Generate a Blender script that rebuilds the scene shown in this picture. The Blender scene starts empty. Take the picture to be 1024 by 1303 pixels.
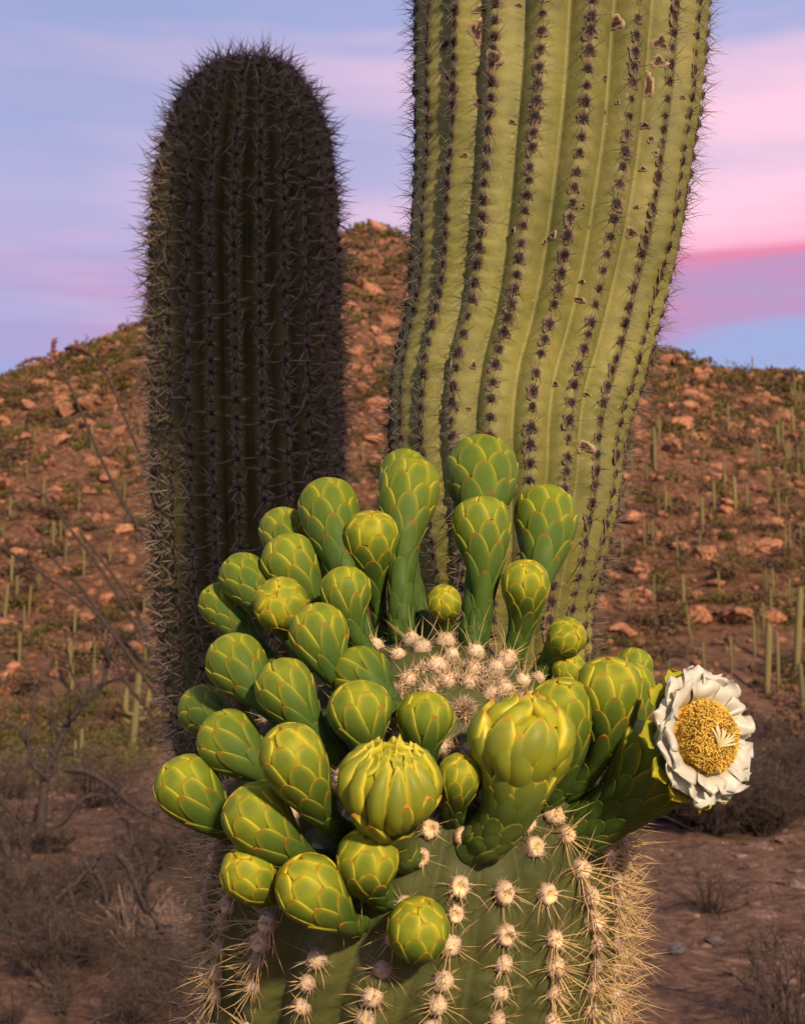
import bpy, math, random
import numpy as np
from mathutils import Vector, Matrix

rng = np.random.default_rng(7)
random.seed(7)
scene = bpy.context.scene
COL = scene.collection
R = math.radians
PI = math.pi

# ------------------------------------------------------------------ camera
CAM = np.array([0.0, 0.0, 1.6])
FPX, CX, CY, HORIZON = 1790.0, 512.0, 651.5, 870.0      # photograph is 1024 x 1303
PITCH = math.atan((HORIZON - CY) / FPX)
FWD = np.array([0, math.cos(PITCH), math.sin(PITCH)])
UPV = np.array([0, -math.sin(PITCH), math.cos(PITCH)])
RGT = np.array([1.0, 0, 0])
cam_data = bpy.data.cameras.new('camera')
cam = bpy.data.objects.new('camera', cam_data)
COL.objects.link(cam)
cam.location = CAM
cam.rotation_euler = (PI / 2 + PITCH, 0, 0)
cam_data.sensor_fit = 'VERTICAL'
cam_data.sensor_height = 36.0
cam_data.lens = 36.0 * FPX / 1303.0
cam_data.clip_start = 0.05
cam_data.clip_end = 3000
cam_data.dof.use_dof = True
cam_data.dof.focus_distance = 1.05
cam_data.dof.aperture_fstop = 21
scene.camera = cam

# ------------------------------------------------------------------ sky
SUN_AZ, SUN_EL = R(22.5), R(26)        # dusk glow behind the camera, to the right
world = bpy.data.worlds.new('World')
scene.world = world
world.use_nodes = True
wn, wl = world.node_tree.nodes, world.node_tree.links
wn.clear()
w_out = wn.new('ShaderNodeOutputWorld')
w_bg = wn.new('ShaderNodeBackground')
w_tc = wn.new('ShaderNodeTexCoord')
w_sep = wn.new('ShaderNodeSeparateXYZ')
wl.new(w_tc.outputs['Generated'], w_sep.inputs[0])
w_map = wn.new('ShaderNodeMapping')
w_map.inputs['Scale'].default_value = (1.7, 1.3, 15.0)
w_map.inputs['Rotation'].default_value = (0, R(14), 0)
wl.new(w_tc.outputs['Generated'], w_map.inputs[0])
w_noise = wn.new('ShaderNodeTexNoise')
w_noise.inputs['Scale'].default_value = 1.3
w_noise.inputs['Detail'].default_value = 4
w_noise.inputs['Roughness'].default_value = 0.5
wl.new(w_map.outputs[0], w_noise.inputs['Vector'])


def wmath(op, a, b, c=None):
    n = wn.new('ShaderNodeMath')
    n.operation = op
    for i, v in enumerate((a, b, c)):
        if v is None:
            continue
        if isinstance(v, (int, float)):
            n.inputs[i].default_value = v
        else:
            wl.new(v, n.inputs[i])
    return n.outputs[0]


# elevation, warped by the cloud noise and dipping a little to the right
w_n0 = wmath('SUBTRACT', w_noise.outputs['Fac'], 0.5)
w_z = wmath('MULTIPLY_ADD', w_n0, 0.20, w_sep.outputs['Z'])
w_z = wmath('ADD', wmath('MULTIPLY_ADD', w_sep.outputs['X'], -0.03, w_z), 0.038)
w_ramp = wn.new('ShaderNodeValToRGB')
w_ramp.color_ramp.interpolation = 'EASE'
stops = [(0.0, (.33, .36, .52)), (.20, (.30, .39, .60)), (.242, (.27, .33, .56)), (.268, (.40, .24, .42)),
         (.298, (.62, .20, .33)), (.335, (.80, .40, .52)), (.385, (.78, .48, .60)), (.445, (.58, .42, .58)), (.50, (.30, .33, .55)),
         (.62, (.24, .25, .41)), (1.0, (.13, .13, .22))]
cr = w_ramp.color_ramp
while len(cr.elements) < len(stops):
    cr.elements.new(0.5)
for e, (p, c) in zip(cr.elements, stops):
    e.position = p
    e.color = (*c, 1)
wl.new(w_z, w_ramp.inputs[0])
# plain dusk blue between the pink streaks, more of it to the left
w_blue = wn.new('ShaderNodeValToRGB')
w_blue.color_ramp.elements[0].color = (.25, .35, .62, 1)
w_blue.color_ramp.elements[0].position = 0.15
w_blue.color_ramp.elements[1].color = (.14, .14, .25, 1)
w_blue.color_ramp.elements[1].position = 0.95
wl.new(w_sep.outputs['Z'], w_blue.inputs[0])
w_map2 = wn.new('ShaderNodeMapping')
w_map2.inputs['Scale'].default_value = (1.6, 1.2, 8.0)
w_map2.inputs['Location'].default_value = (3.1, 0.4, 1.7)
w_map2.inputs['Rotation'].default_value = (0, R(-9), 0)
wl.new(w_tc.outputs['Generated'], w_map2.inputs[0])
w_noise2 = wn.new('ShaderNodeTexNoise')
w_noise2.inputs['Scale'].default_value = 1.5
w_noise2.inputs['Detail'].default_value = 3
wl.new(w_map2.outputs[0], w_noise2.inputs['Vector'])
w_f = wmath('MULTIPLY_ADD', w_sep.outputs['X'], 1.7, 0.66)
w_f2 = wmath('MULTIPLY_ADD', wmath('SUBTRACT', w_noise2.outputs['Fac'], 0.5), 1.9, w_f)
w_fc = wn.new('ShaderNodeClamp')
w_fc.inputs['Min'].default_value = 0.25
wl.new(w_f2, w_fc.inputs['Value'])
w_mix = wn.new('ShaderNodeMix')
w_mix.data_type = 'RGBA'
wl.new(w_fc.outputs[0], w_mix.inputs['Factor'])
wl.new(w_blue.outputs[0], w_mix.inputs['A'])
wl.new(w_ramp.outputs[0], w_mix.inputs['B'])
wl.new(w_mix.outputs['Result'], w_bg.inputs['Color'])
w_bg.inputs['Strength'].default_value = 1.0
wl.new(w_bg.outputs[0], w_out.inputs[0])

# ------------------------------------------------------------------ sun
sun_data = bpy.data.lights.new('sun', 'SUN')
sun_data.energy = 3.6
sun_data.angle = R(3.0)
sun_data.color = (1.0, 0.79, 0.55)
sun = bpy.data.objects.new('sun', sun_data)
COL.objects.link(sun)
SUN_DIR = Vector((-math.sin(SUN_AZ) * math.cos(SUN_EL), math.cos(SUN_AZ) * math.cos(SUN_EL), -math.sin(SUN_EL)))
sun.rotation_euler = SUN_DIR.to_track_quat('-Z', 'Y').to_euler()
sun.location = (3, -5, 6)

scene.view_settings.view_transform = 'Standard'
scene.view_settings.look = 'None'
scene.view_settings.exposure = 0.42
scene.view_settings.gamma = 1.0
scene.view_settings.use_curve_mapping = False
scene.render.engine = 'CYCLES'
scene.cycles.use_denoising = True
scene.cycles.max_bounces = 6


# ------------------------------------------------------------------ helpers
def ray(px, py):
    return FWD + RGT * ((px - CX) / FPX) + UPV * ((CY - py) / FPX)


def at(px, py, Y):
    """point seen at photo pixel (px, py) that lies Y metres in front of the camera"""
    d = ray(px, py)
    return CAM + d * (Y / d[1])


def project(P):
    P = np.atleast_2d(P) - CAM
    dz = P @ FWD
    return CX + FPX * (P @ RGT) / dz, CY - FPX * (P @ UPV) / dz


def nrm(v):
    v = np.asarray(v, float)
    return v / (np.linalg.norm(v, axis=-1, keepdims=True) + 1e-12)


class Geo:
    def __init__(self):
        self.V, self.F, self.A, self.n = [], [], {}, 0

    def add(self, V, F, **attrs):
        """F: list of int arrays (k,3) or (k,4)"""
        V = np.asarray(V, float)
        self.V.append(V)
        for f in F:
            if len(f):
                self.F.append(np.asarray(f, int) + self.n)
        for k, a in attrs.items():
            self.A.setdefault(k, []).append((self.n, np.broadcast_to(np.asarray(a, float), (len(V),)).copy()))
        self.n += len(V)

    def mesh(self, name, mat=None, smooth=True, mats=None):
        V = np.concatenate(self.V)
        me = bpy.data.meshes.new(name)
        nl = sum(f.size for f in self.F)
        nf = sum(len(f) for f in self.F)
        me.vertices.add(len(V))
        me.vertices.foreach_set('co', V.ravel())
        me.loops.add(nl)
        me.loops.foreach_set('vertex_index', np.concatenate([f.ravel() for f in self.F]))
        me.polygons.add(nf)
        tot = np.concatenate([np.full(len(f), f.shape[1]) for f in self.F])
        me.polygons.foreach_set('loop_start', np.concatenate([[0], np.cumsum(tot)[:-1]]))
        me.polygons.foreach_set('loop_total', tot)
        if smooth:
            me.polygons.foreach_set('use_smooth', np.ones(nf, bool))
        for k, lst in self.A.items():
            arr = np.zeros(len(V))
            for s, a in lst:
                arr[s:s + len(a)] = a
            at_ = me.attributes.new(k, 'FLOAT', 'POINT')
            at_.data.foreach_set('value', arr)
        me.update()
        me.validate()
        if mat:
            me.materials.append(mat)
        return me


def obj(name, me, parent=None, mw=None):
    o = bpy.data.objects.new(name, me)
    COL.objects.link(o)
    if parent:
        o.parent = parent
    if mw is not None:
        o.matrix_local = mw
    return o


def tag(o, label=None, cat=None, group=None, kind=None):
    for k, v in (('label', label), ('category', cat), ('group', group), ('kind', kind)):
        if v:
            o[k] = v
    return o


def empty(name, loc):
    o = bpy.data.objects.new(name, None)
    COL.objects.link(o)
    o.location = loc
    o.empty_display_size = 0.1
    return o


def frame_matrix(p, x, y, z, s=1.0):
    return Matrix(((x[0] * s, y[0] * s, z[0] * s, p[0]), (x[1] * s, y[1] * s, z[1] * s, p[1]),
                   (x[2] * s, y[2] * s, z[2] * s, p[2]), (0, 0, 0, 1)))


def grid_faces(nu, nv, wrap_u=False):
    """verts index = v*nu + u"""
    u = np.arange(nu if wrap_u else nu - 1)
    v = np.arange(nv - 1)
    U, Vv = np.meshgrid(u, v)
    U, Vv = U.ravel(), Vv.ravel()
    U2 = (U + 1) % nu
    return np.stack([Vv * nu + U, Vv * nu + U2, (Vv + 1) * nu + U2, (Vv + 1) * nu + U], 1)


def tube(path, rad, sides=5, cap=True):
    path = np.asarray(path, float)
    n = len(path)
    rad = np.broadcast_to(np.asarray(rad, float), (n,))
    t = nrm(np.gradient(path, axis=0))
    ref = np.array([0.31, 0.17, 0.93]) if abs(t[0] @ np.array([0.31, 0.17, 0.93])) < .9 else np.array([1.0, 0, 0])
    a = nrm(np.cross(t, ref))
    b = np.cross(t, a)
    th = np.arange(sides) / sides * 2 * PI
    V = path[:, None] + rad[:, None, None] * (a[:, None] * np.cos(th)[None, :, None] + b[:, None] * np.sin(th)[None, :, None])
    V = V.reshape(-1, 3)
    F = [grid_faces(sides, n, True)]
    if cap:
        V = np.vstack([V, path[-1:] + t[-1:] * rad[-1] * .6])
        k = len(V) - 1
        i = np.arange(sides)
        F.append(np.stack([(n - 1) * sides + i, (n - 1) * sides + (i + 1) % sides, np.full(sides, k)], 1))
    return V, F


def smooth_path(pts, n):
    """Catmull-Rom resample of control points, n samples evenly in arc length"""
    P = np.asarray(pts, float)
    P = np.vstack([2 * P[0] - P[1], P, 2 * P[-1] - P[-2]])
    out = []
    for i in range(1, len(P) - 2):
        t = np.linspace(0, 1, 40, endpoint=False)[:, None]
        p0, p1, p2, p3 = P[i - 1], P[i], P[i + 1], P[i + 2]
        out.append(.5 * (2 * p1 + (p2 - p0) * t + (2 * p0 - 5 * p1 + 4 * p2 - p3) * t ** 2 + (3 * p1 - p0 - 3 * p2 + p3) * t ** 3))
    out = np.vstack(out + [P[-2:-1]])
    s = np.concatenate([[0], np.cumsum(np.linalg.norm(np.diff(out[:, :3], axis=0), axis=1))])
    q = np.linspace(0, s[-1], n)
    return np.stack([np.interp(q, s, out[:, k]) for k in range(out.shape[1])], 1)


# ------------------------------------------------------------------ materials
def material(name, build, rough=0.7, spec=0.3):
    m = bpy.data.materials.new(name)
    m.use_nodes = True
    n, l = m.node_tree.nodes, m.node_tree.links
    b = n['Principled BSDF']
    b.inputs['Roughness'].default_value = rough
    b.inputs['Specular IOR Level'].default_value = spec
    build(n, l, b)
    return m


def ramp(n, l, fac, stops):
    r = n.new('ShaderNodeValToRGB')
    e = r.color_ramp.elements
    while len(e) < len(stops):
        e.new(0.5)
    for q, (p, c) in zip(e, stops):
        q.position = p
        q.color = (*c, 1)
    if fac is not None:
        l.new(fac, r.inputs[0])
    return r.outputs[0]


def noise(n, l, scale, detail=4, coord='Object', rough=.55, stretch=None):
    tc = n.new('ShaderNodeTexCoord')
    t = n.new('ShaderNodeTexNoise')
    t.inputs['Scale'].default_value = scale
    t.inputs['Detail'].default_value = detail
    t.inputs['Roughness'].default_value = rough
    src = tc.outputs[coord]
    if coord == 'World':
        pass
    if stretch:
        mp = n.new('ShaderNodeMapping')
        mp.inputs['Scale'].default_value = stretch
        l.new(src, mp.inputs[0])
        src = mp.outputs[0]
    l.new(src, t.inputs['Vector'])
    return t.outputs['Fac']


def wnoise(n, l, scale, detail=4, rough=.55):
    g = n.new('ShaderNodeNewGeometry')
    t = n.new('ShaderNodeTexNoise')
    t.inputs['Scale'].default_value = scale
    t.inputs['Detail'].default_value = detail
    t.inputs['Roughness'].default_value = rough
    l.new(g.outputs['Position'], t.inputs['Vector'])
    return t.outputs['Fac']


def mix(n, l, f, a, b, mode='MIX'):
    m = n.new('ShaderNodeMix')
    m.data_type = 'RGBA'
    m.blend_type = mode
    for s, v in (('Factor', f), ('A', a), ('B', b)):
        if isinstance(v, (int, float)):
            m.inputs[s].default_value = v
        elif isinstance(v, tuple):
            m.inputs[s].default_value = (*v, 1)
        else:
            l.new(v, m.inputs[s])
    return m.outputs['Result']


def attr(n, name):
    a = n.new('ShaderNodeAttribute')
    a.attribute_name = name
    return a.outputs['Fac']


def mth(n, l, op, *vals):
    m = n.new('ShaderNodeMath')
    m.operation = op
    m.use_clamp = False
    for i, v in enumerate(vals):
        if isinstance(v, (int, float)):
            m.inputs[i].default_value = v
        else:
            l.new(v, m.inputs[i])
    return m.outputs[0]


def bump(n, l, b, h, strength, dist):
    q = n.new('ShaderNodeBump')
    q.inputs['Strength'].default_value = strength
    q.inputs['Distance'].default_value = dist
    l.new(h, q.inputs['Height'])
    l.new(q.outputs[0], b.inputs['Normal'])


def skin_mat(name, c1, c2, c3, valley, fleck):
    def f(n, l, b):
        base = ramp(n, l, wnoise(n, l, 14, 5), [(.3, c1), (.5, c2), (.7, c3)])
        v = attr(n, 'rib')
        vf = ramp(n, l, v, [(0.0, (1, 1, 1)), (.14, (0, 0, 0))])
        c = mix(n, l, mth(n, l, 'MULTIPLY', vf, .55), base, valley)
        big = ramp(n, l, wnoise(n, l, 5.5, 3), [(.42, (.86, .86, .86)), (.62, (1.08, 1.08, 1.0))])
        c = mix(n, l, 1.0, c, big, 'MULTIPLY')
        streak = ramp(n, l, wnoise(n, l, 42, 6, .7), [(.40, (.80, .80, .84)), (.52, (1, 1, 1)), (.66, (1.16, 1.08, 1.0))])
        c = mix(n, l, .8, c, streak, 'MULTIPLY')
        cork = ramp(n, l, wnoise(n, l, 26, 5, .7), [(.66, (0, 0, 0)), (.74, (1, 1, 1))])
        c = mix(n, l, mth(n, l, 'MULTIPLY', cork, .4), c, fleck)
        sp = ramp(n, l, wnoise(n, l, 190, 2), [(.69, (0, 0, 0)), (.74, (1, 1, 1))])
        c = mix(n, l, mth(n, l, 'MULTIPLY', sp, .5), c, fleck)
        l.new(c, b.inputs['Base Color'])
        bump(n, l, b, wnoise(n, l, 160, 6, .65), .4, .002)
    return material(name, f, .58, .28)


M = {}
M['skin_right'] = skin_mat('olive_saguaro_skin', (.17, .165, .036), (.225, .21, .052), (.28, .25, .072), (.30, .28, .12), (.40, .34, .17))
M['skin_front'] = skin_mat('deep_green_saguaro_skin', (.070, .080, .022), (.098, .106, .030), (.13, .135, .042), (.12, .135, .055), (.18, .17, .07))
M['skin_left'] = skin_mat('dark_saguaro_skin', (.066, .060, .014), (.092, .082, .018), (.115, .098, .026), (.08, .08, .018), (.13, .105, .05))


def f_bud(n, l, b):
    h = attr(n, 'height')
    inner = ramp(n, l, h, [(0, (.030, .068, .010)), (.30, (.042, .088, .012)), (.46, (.080, .130, .014)), (.64, (.22, .265, .014)), (1, (.46, .43, .016))])  # stalk end darker: deep green pigment, with shade between buds put into it
    nz = wnoise(n, l, 130, 4)
    inner = mix(n, l, mth(n, l, 'MULTIPLY', ramp(n, l, nz, [(.4, (0, 0, 0)), (.7, (1, 1, 1))]), .35), inner, (.11, .165, .03))
    # each scale keeps a greyer green patch below its tip
    inner = mix(n, l, mth(n, l, 'MULTIPLY', attr(n, 'core'), .55), inner, (.085, .145, .026))
    e = attr(n, 'edge')
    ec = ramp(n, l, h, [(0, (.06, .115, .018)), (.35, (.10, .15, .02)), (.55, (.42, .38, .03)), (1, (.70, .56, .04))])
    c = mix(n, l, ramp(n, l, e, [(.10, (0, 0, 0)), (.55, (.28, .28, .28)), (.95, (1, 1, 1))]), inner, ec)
    c = mix(n, l, mth(n, l, 'MULTIPLY', attr(n, 'tip'), .75), c, (.25, .055, .01))
    spots = ramp(n, l, wnoise(n, l, 330, 2), [(.73, (0, 0, 0)), (.77, (1, 1, 1))])
    c = mix(n, l, mth(n, l, 'MULTIPLY', spots, .55), c, (.17, .085, .03))
    oi = n.new('ShaderNodeObjectInfo')
    c = mix(n, l, 1.0, c, ramp(n, l, oi.outputs['Random'], [(0, (.82, .88, .9)), (1, (1.12, 1.06, 1.0))]), 'MULTIPLY')
    l.new(c, b.inputs['Base Color'])
    l.new(ramp(n, l, wnoise(n, l, 75, 4), [(.35, (.48, .48, .48)), (.7, (.75, .75, .75))]), b.inputs['Roughness'])
    b.inputs['Subsurface Weight'].default_value = .08
    b.inputs['Subsurface Radius'].default_value = (.004, .006, .001)
    b.inputs['Subsurface Scale'].default_value = 1.0
    bump(n, l, b, wnoise(n, l, 260, 5), .22, .0012)


M['bud'] = material('bud_scale', f_bud, .58, .12)


def f_tepal(n, l, b):
    h = attr(n, 'height')
    inner = ramp(n, l, h, [(0, (.040, .085, .012)), (.34, (.075, .125, .018)), (.52, (.25, .27, .016)), (1, (.47, .42, .014))])
    nz = wnoise(n, l, 90, 3)
    inner = mix(n, l, mth(n, l, 'MULTIPLY', ramp(n, l, nz, [(.45, (0, 0, 0)), (.7, (1, 1, 1))]), .4), inner, (.15, .2, .05))
    e = attr(n, 'edge')
    c = mix(n, l, mth(n, l, 'MULTIPLY', ramp(n, l, e, [(.35, (0, 0, 0)), (.9, (1, 1, 1))]), ramp(n, l, h, [(.3, (.25, .25, .25)), (.55, (1, 1, 1))])), inner, (.66, .56, .05))
    c = mix(n, l, mth(n, l, 'MULTIPLY', attr(n, 'core'), .6), c, (.13, .175, .03))
    c = mix(n, l, mth(n, l, 'MULTIPLY', attr(n, 'tip'), .85), c, (.38, .11, .012))
    l.new(c, b.inputs['Base Color'])
    b.inputs['Subsurface Weight'].default_value = .1
    b.inputs['Subsurface Radius'].default_value = (.005, .006, .001)
    b.inputs['Subsurface Scale'].default_value = 1.0


M['tepal'] = material('opening_tepal', f_tepal, .45, .2)


def f_petal(n, l, b):
    h = attr(n, 'height')
    c = ramp(n, l, h, [(0, (.60, .48, .20)), (.22, (.52, .46, .28)), (.5, (.60, .555, .43)), (1, (.61, .58, .47))])
    c = mix(n, l, mth(n, l, 'MULTIPLY', ramp(n, l, wnoise(n, l, 90, 3), [(.45, (0, 0, 0)), (.7, (1, 1, 1))]), .35), c, (.54, .56, .36))
    l.new(c, b.inputs['Base Color'])
    b.inputs['Subsurface Weight'].default_value = .15
    b.inputs['Subsurface Radius'].default_value = (.006, .006, .003)
    b.inputs['Subsurface Scale'].default_value = 1.0
    bump(n, l, b, wnoise(n, l, 300, 3), .25, .001)


M['petal'] = material('white_waxy_petal', f_petal, .42, .4)


def attr_mat(name, att, stops, rough=.7, spec=.2, var=0.0, extra=None):
    def f(n, l, b):
        c = ramp(n, l, attr(n, att), stops)
        if var:
            c = mix(n, l, 1.0, c, ramp(n, l, wnoise(n, l, 60, 2), [(.35, (1 - var,) * 3), (.65, (1 + var,) * 3)]), 'MULTIPLY')
        l.new(c, b.inputs['Base Color'])
    return material(name, f, rough, spec)


M['spine_gold'] = attr_mat('straw_gold_spine', 't', [(0, (.52, .34, .15)), (.45, (.68, .47, .20)), (1, (.48, .28, .11))], .5, .35, .3)
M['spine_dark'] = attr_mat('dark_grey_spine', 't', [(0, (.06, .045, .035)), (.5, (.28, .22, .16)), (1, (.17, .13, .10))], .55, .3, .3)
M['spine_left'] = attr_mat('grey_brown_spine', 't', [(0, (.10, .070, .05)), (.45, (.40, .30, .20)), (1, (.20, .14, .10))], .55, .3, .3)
M['wool'] = attr_mat('tan_wool', 't', [(0, (.36, .24, .15)), (.5, (.60, .45, .31)), (1, (.76, .56, .30))], .95, .05, .2)
M['pad_dark'] = attr_mat('dark_areole_felt', 't', [(0, (.22, .15, .09)), (.4, (.055, .042, .034)), (1, (.025, .019, .017))], .95, .05, .3)
M['scab'] = attr_mat('corky_scab', 't', [(0, (.36, .27, .15)), (.35, (.30, .20, .12)), (.7, (.10, .055, .035)), (1, (.05, .03, .02))], .85, .15, .35)
M['anther'] = attr_mat('yellow_anther', 't', [(0, (.56, .32, .04)), (.6, (.76, .48, .07)), (1, (.84, .60, .14))], .6, .2, .25)
M['stigma'] = attr_mat('cream_stigma', 't', [(0, (.55, .45, .2)), (1, (.82, .72, .42))], .5, .3)


def f_ground(n, l, b):
    far = ramp(n, l, wnoise(n, l, .55, 6, .65), [(.30, (.11, .060, .036)), (.45, (.21, .100, .054)), (.58, (.29, .138, .072)), (.72, (.37, .20, .11))])
    far = mix(n, l, .6, far, ramp(n, l, wnoise(n, l, 2.2, 6, .7), [(.36, (.045, .030, .017)), (.5, (.22, .105, .058)), (.64, (.46, .25, .14))]))
    near = ramp(n, l, wnoise(n, l, 2.6, 10, .76), [(.32, (.13, .082, .056)), (.46, (.32, .185, .118)), (.60, (.46, .275, .18)), (.74, (.55, .36, .25))])
    near = mix(n, l, .9, near, ramp(n, l, wnoise(n, l, 11, 8, .75), [(.34, (.35, .33, .33)), (.5, (1, 1, 1)), (.64, (1.75, 1.65, 1.6))]), 'MULTIPLY')
    g = n.new('ShaderNodeNewGeometry')
    s = n.new('ShaderNodeSeparateXYZ')
    l.new(g.outputs['Position'], s.inputs[0])
    f = n.new('ShaderNodeMapRange')
    f.inputs['From Min'].default_value = 30
    f.inputs['From Max'].default_value = 60
    l.new(s.outputs['Y'], f.inputs['Value'])
    c = mix(n, l, f.outputs[0], near, far)
    l.new(c, b.inputs['Base Color'])
    near_h = wnoise(n, l, 9, 10, .75)
    bump(n, l, b, mth(n, l, 'ADD', near_h, wnoise(n, l, 2.3, 6, .7)), 1.0, .20)


M['ground'] = material('desert_soil', f_ground, .95, .05)


def f_rock(n, l, b):
    c = ramp(n, l, wnoise(n, l, .5, 3), [(.35, (.24, .10, .05)), (.5, (.38, .165, .08)), (.65, (.46, .23, .13))])
    c = mix(n, l, .7, c, ramp(n, l, wnoise(n, l, 5, 5), [(.3, (.12, .065, .04)), (.5, (.38, .18, .095)), (.7, (.50, .29, .18))]))
    oi = n.new('ShaderNodeObjectInfo')
    c = mix(n, l, 1.0, c, ramp(n, l, oi.outputs['Random'], [(0, (.75, .72, .72)), (1, (1.22, 1.12, 1.05))]), 'MULTIPLY')
    l.new(c, b.inputs['Base Color'])
    bump(n, l, b, wnoise(n, l, 6, 6), .6, .1)


M['rock'] = material('red_granite', f_rock, .9, .1)


def f_pebble(n, l, b):
    l.new(ramp(n, l, wnoise(n, l, 3.5, 3), [(.3, (.09, .06, .05)), (.5, (.20, .12, .09)), (.7, (.31, .20, .155))]), b.inputs['Base Color'])
    bump(n, l, b, wnoise(n, l, 40, 4), .5, .01)


M['pebble'] = material('pinkish_grey_gravel', f_pebble, .9, .1)


def f_grey(n, l, b):
    l.new(ramp(n, l, wnoise(n, l, 12, 5), [(.3, (.07, .06, .06)), (.7, (.17, .145, .14))]), b.inputs['Base Color'])
    bump(n, l, b, wnoise(n, l, 25, 5), .5, .02)


M['grey_rock'] = material('dark_grey_stone', f_grey, .85, .15)


def leaf_mat(name, a, b_, c_):
    def f(n, l, b):
        c = ramp(n, l, attr(n, 'rnd'), [(0, a), (.5, b_), (1, c_)])
        oi = n.new('ShaderNodeObjectInfo')
        c = mix(n, l, 1.0, c, ramp(n, l, oi.outputs['Random'], [(0, (.8, .78, .8)), (.5, (1, 1, 1)), (1, (1.2, 1.05, .9))]), 'MULTIPLY')
        c = mix(n, l, 1.0, c, ramp(n, l, wnoise(n, l, .35, 2), [(.4, (.85, .9, .9)), (.6, (1.2, 1.0, .95))]), 'MULTIPLY')
        l.new(c, b.inputs['Base Color'])
    return material(name, f, .8, .1)


M['leaf_olive'] = leaf_mat('olive_leaf', (.06, .054, .018), (.105, .090, .028), (.165, .135, .045))
M['leaf_brown'] = leaf_mat('dry_brown_leaf', (.075, .050, .030), (.125, .085, .053), (.19, .13, .085))
M['leaf_green'] = leaf_mat('palo_verde_leaf', (.060, .058, .018), (.10, .092, .03), (.15, .13, .045))
M['twig'] = attr_mat('dry_twig', 't', [(0, (.040, .028, .024)), (.5, (.085, .060, .048)), (1, (.16, .11, .082))], .9, .1, .35)
M['straw'] = attr_mat('dry_straw', 't', [(0, (.15, .105, .075)), (.5, (.29, .20, .14)), (1, (.38, .27, .19))], .9, .1, .3)
M['bark'] = attr_mat('grey_brown_bark', 't', [(0, (.055, .040, .035)), (1, (.07, .05, .042))], .9, .1, .5)
M['ocotillo'] = attr_mat('ocotillo_bark', 't', [(0, (.055, .043, .036)), (.9, (.07, .05, .038)), (1, (.09, .05, .038))], .9, .1, .4)
M['red_bloom'] = attr_mat('dull_red_bloom', 't', [(0, (.16, .07, .055)), (1, (.27, .11, .085))], .8, .1, .3)


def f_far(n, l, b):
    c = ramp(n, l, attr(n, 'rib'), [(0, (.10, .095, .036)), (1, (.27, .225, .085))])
    oi = n.new('ShaderNodeObjectInfo')
    c = mix(n, l, 1.0, c, ramp(n, l, oi.outputs['Random'], [(0, (.8, .8, .9)), (1, (1.2, 1.1, .95))]), 'MULTIPLY')
    l.new(c, b.inputs['Base Color'])


M['far_saguaro'] = material('far_saguaro_skin', f_far, .7, .2)


# ------------------------------------------------------------------ terrain
sil = [(-700, 640), (-300, 590), (0, 499), (60, 464), (100, 448), (190, 412), (260, 374), (330, 332), (400, 300), (455, 290),
       (520, 304), (600, 322), (700, 376), (760, 418), (815, 452), (850, 450), (885, 465), (920, 473), (1024, 480), (1300, 520), (1700, 600)]
RIDGE = 200.0
_s = np.array([at(x, y, RIDGE) for x, y in sil])
HX, HZ = _s[:, 0], _s[:, 2]


def rolling(x, y):
    return (.5 * np.sin(x * .35 + 1.7 * np.sin(y * .21)) * np.sin(y * .31 + 1.1 * np.sin(x * .27 + 2)) +
            .28 * np.sin(x * .9 + 2.3 + 1.3 * np.sin(y * .7)) * np.sin(y * .83 + .4 + np.sin(x * .6)) +
            .16 * np.sin(x * 2.1 + y * .9) * np.sin(y * 1.9 - x * .7 + 1.1))


def ground_z(x, y):
    x, y = np.asarray(x, float), np.asarray(y, float)
    t = np.clip((y - 42) / (RIDGE - 42), 0, None)
    H = np.interp(x, HX, HZ)
    hill = np.where(t <= 1, H * t ** 1.2, H * np.clip(1 - .5 * (t - 1), 0, 1))
    amp = np.clip((y - 3) / 25, 0, 1) * .10 + np.clip(t * 4, 0, 1) * 1.25
    fine = np.sin(x * 5.1 + 2 * np.sin(y * 1.9)) * np.sin(y * 3.3 + 1.7 * np.sin(x * 2.3)) + .6 * np.sin(x * 9.7 + y * 4.1 + 1) * np.sin(y * 7.3 - x * 3.1)
    return hill + rolling(x, y) * amp + fine * .035 * np.clip((y - 4) / 3, 0, 1) * np.clip((48 - y) / 10, 0, 1)


def hit_ground(px, py):
    """where the ray through a photo pixel meets the terrain"""
    d = ray(px, py)
    d = d / d[1]
    ys = np.concatenate([np.arange(2, 60, .1), np.arange(60, 230, .25)])
    P = CAM[None] + d[None] * ys[:, None]
    below = P[:, 2] < ground_z(P[:, 0], P[:, 1])
    if not below.any():
        return None
    return P[np.argmax(below)]


rows = np.concatenate([np.linspace(-60, 2, 20), np.linspace(2.3, 60, 190), np.linspace(60.6, 215, 260), np.linspace(220, 900, 30)])
us = np.linspace(-1, 1, 301)
us = np.sign(us) * (np.abs(us) * .55 + np.abs(us) ** 3 * 1.2)
X = us[None, :] * (np.abs(rows[:, None]) * .62 + 14)
Yg = np.repeat(rows[:, None], len(us), 1)
g = Geo()
g.add(np.stack([X, Yg, ground_z(X, Yg)], -1).reshape(-1, 3), [grid_faces(len(us), len(rows))])
tag(obj('desert_ground', g.mesh('desert_ground', M['ground'])), kind='structure')

# ------------------------------------------------------------------ rocks and scrub over the hillside
def ico(sub):
    import bmesh
    bm = bmesh.new()
    bmesh.ops.create_icosphere(bm, subdivisions=sub, radius=1)
    V = np.array([v.co[:] for v in bm.verts])
    F = np.array([[v.index for v in f.verts] for f in bm.faces])
    bm.free()
    return V, F


ICO1, ICO2, ICO3 = ico(2), ico(3), ico(4)
ICO0 = ico(1)


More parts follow.
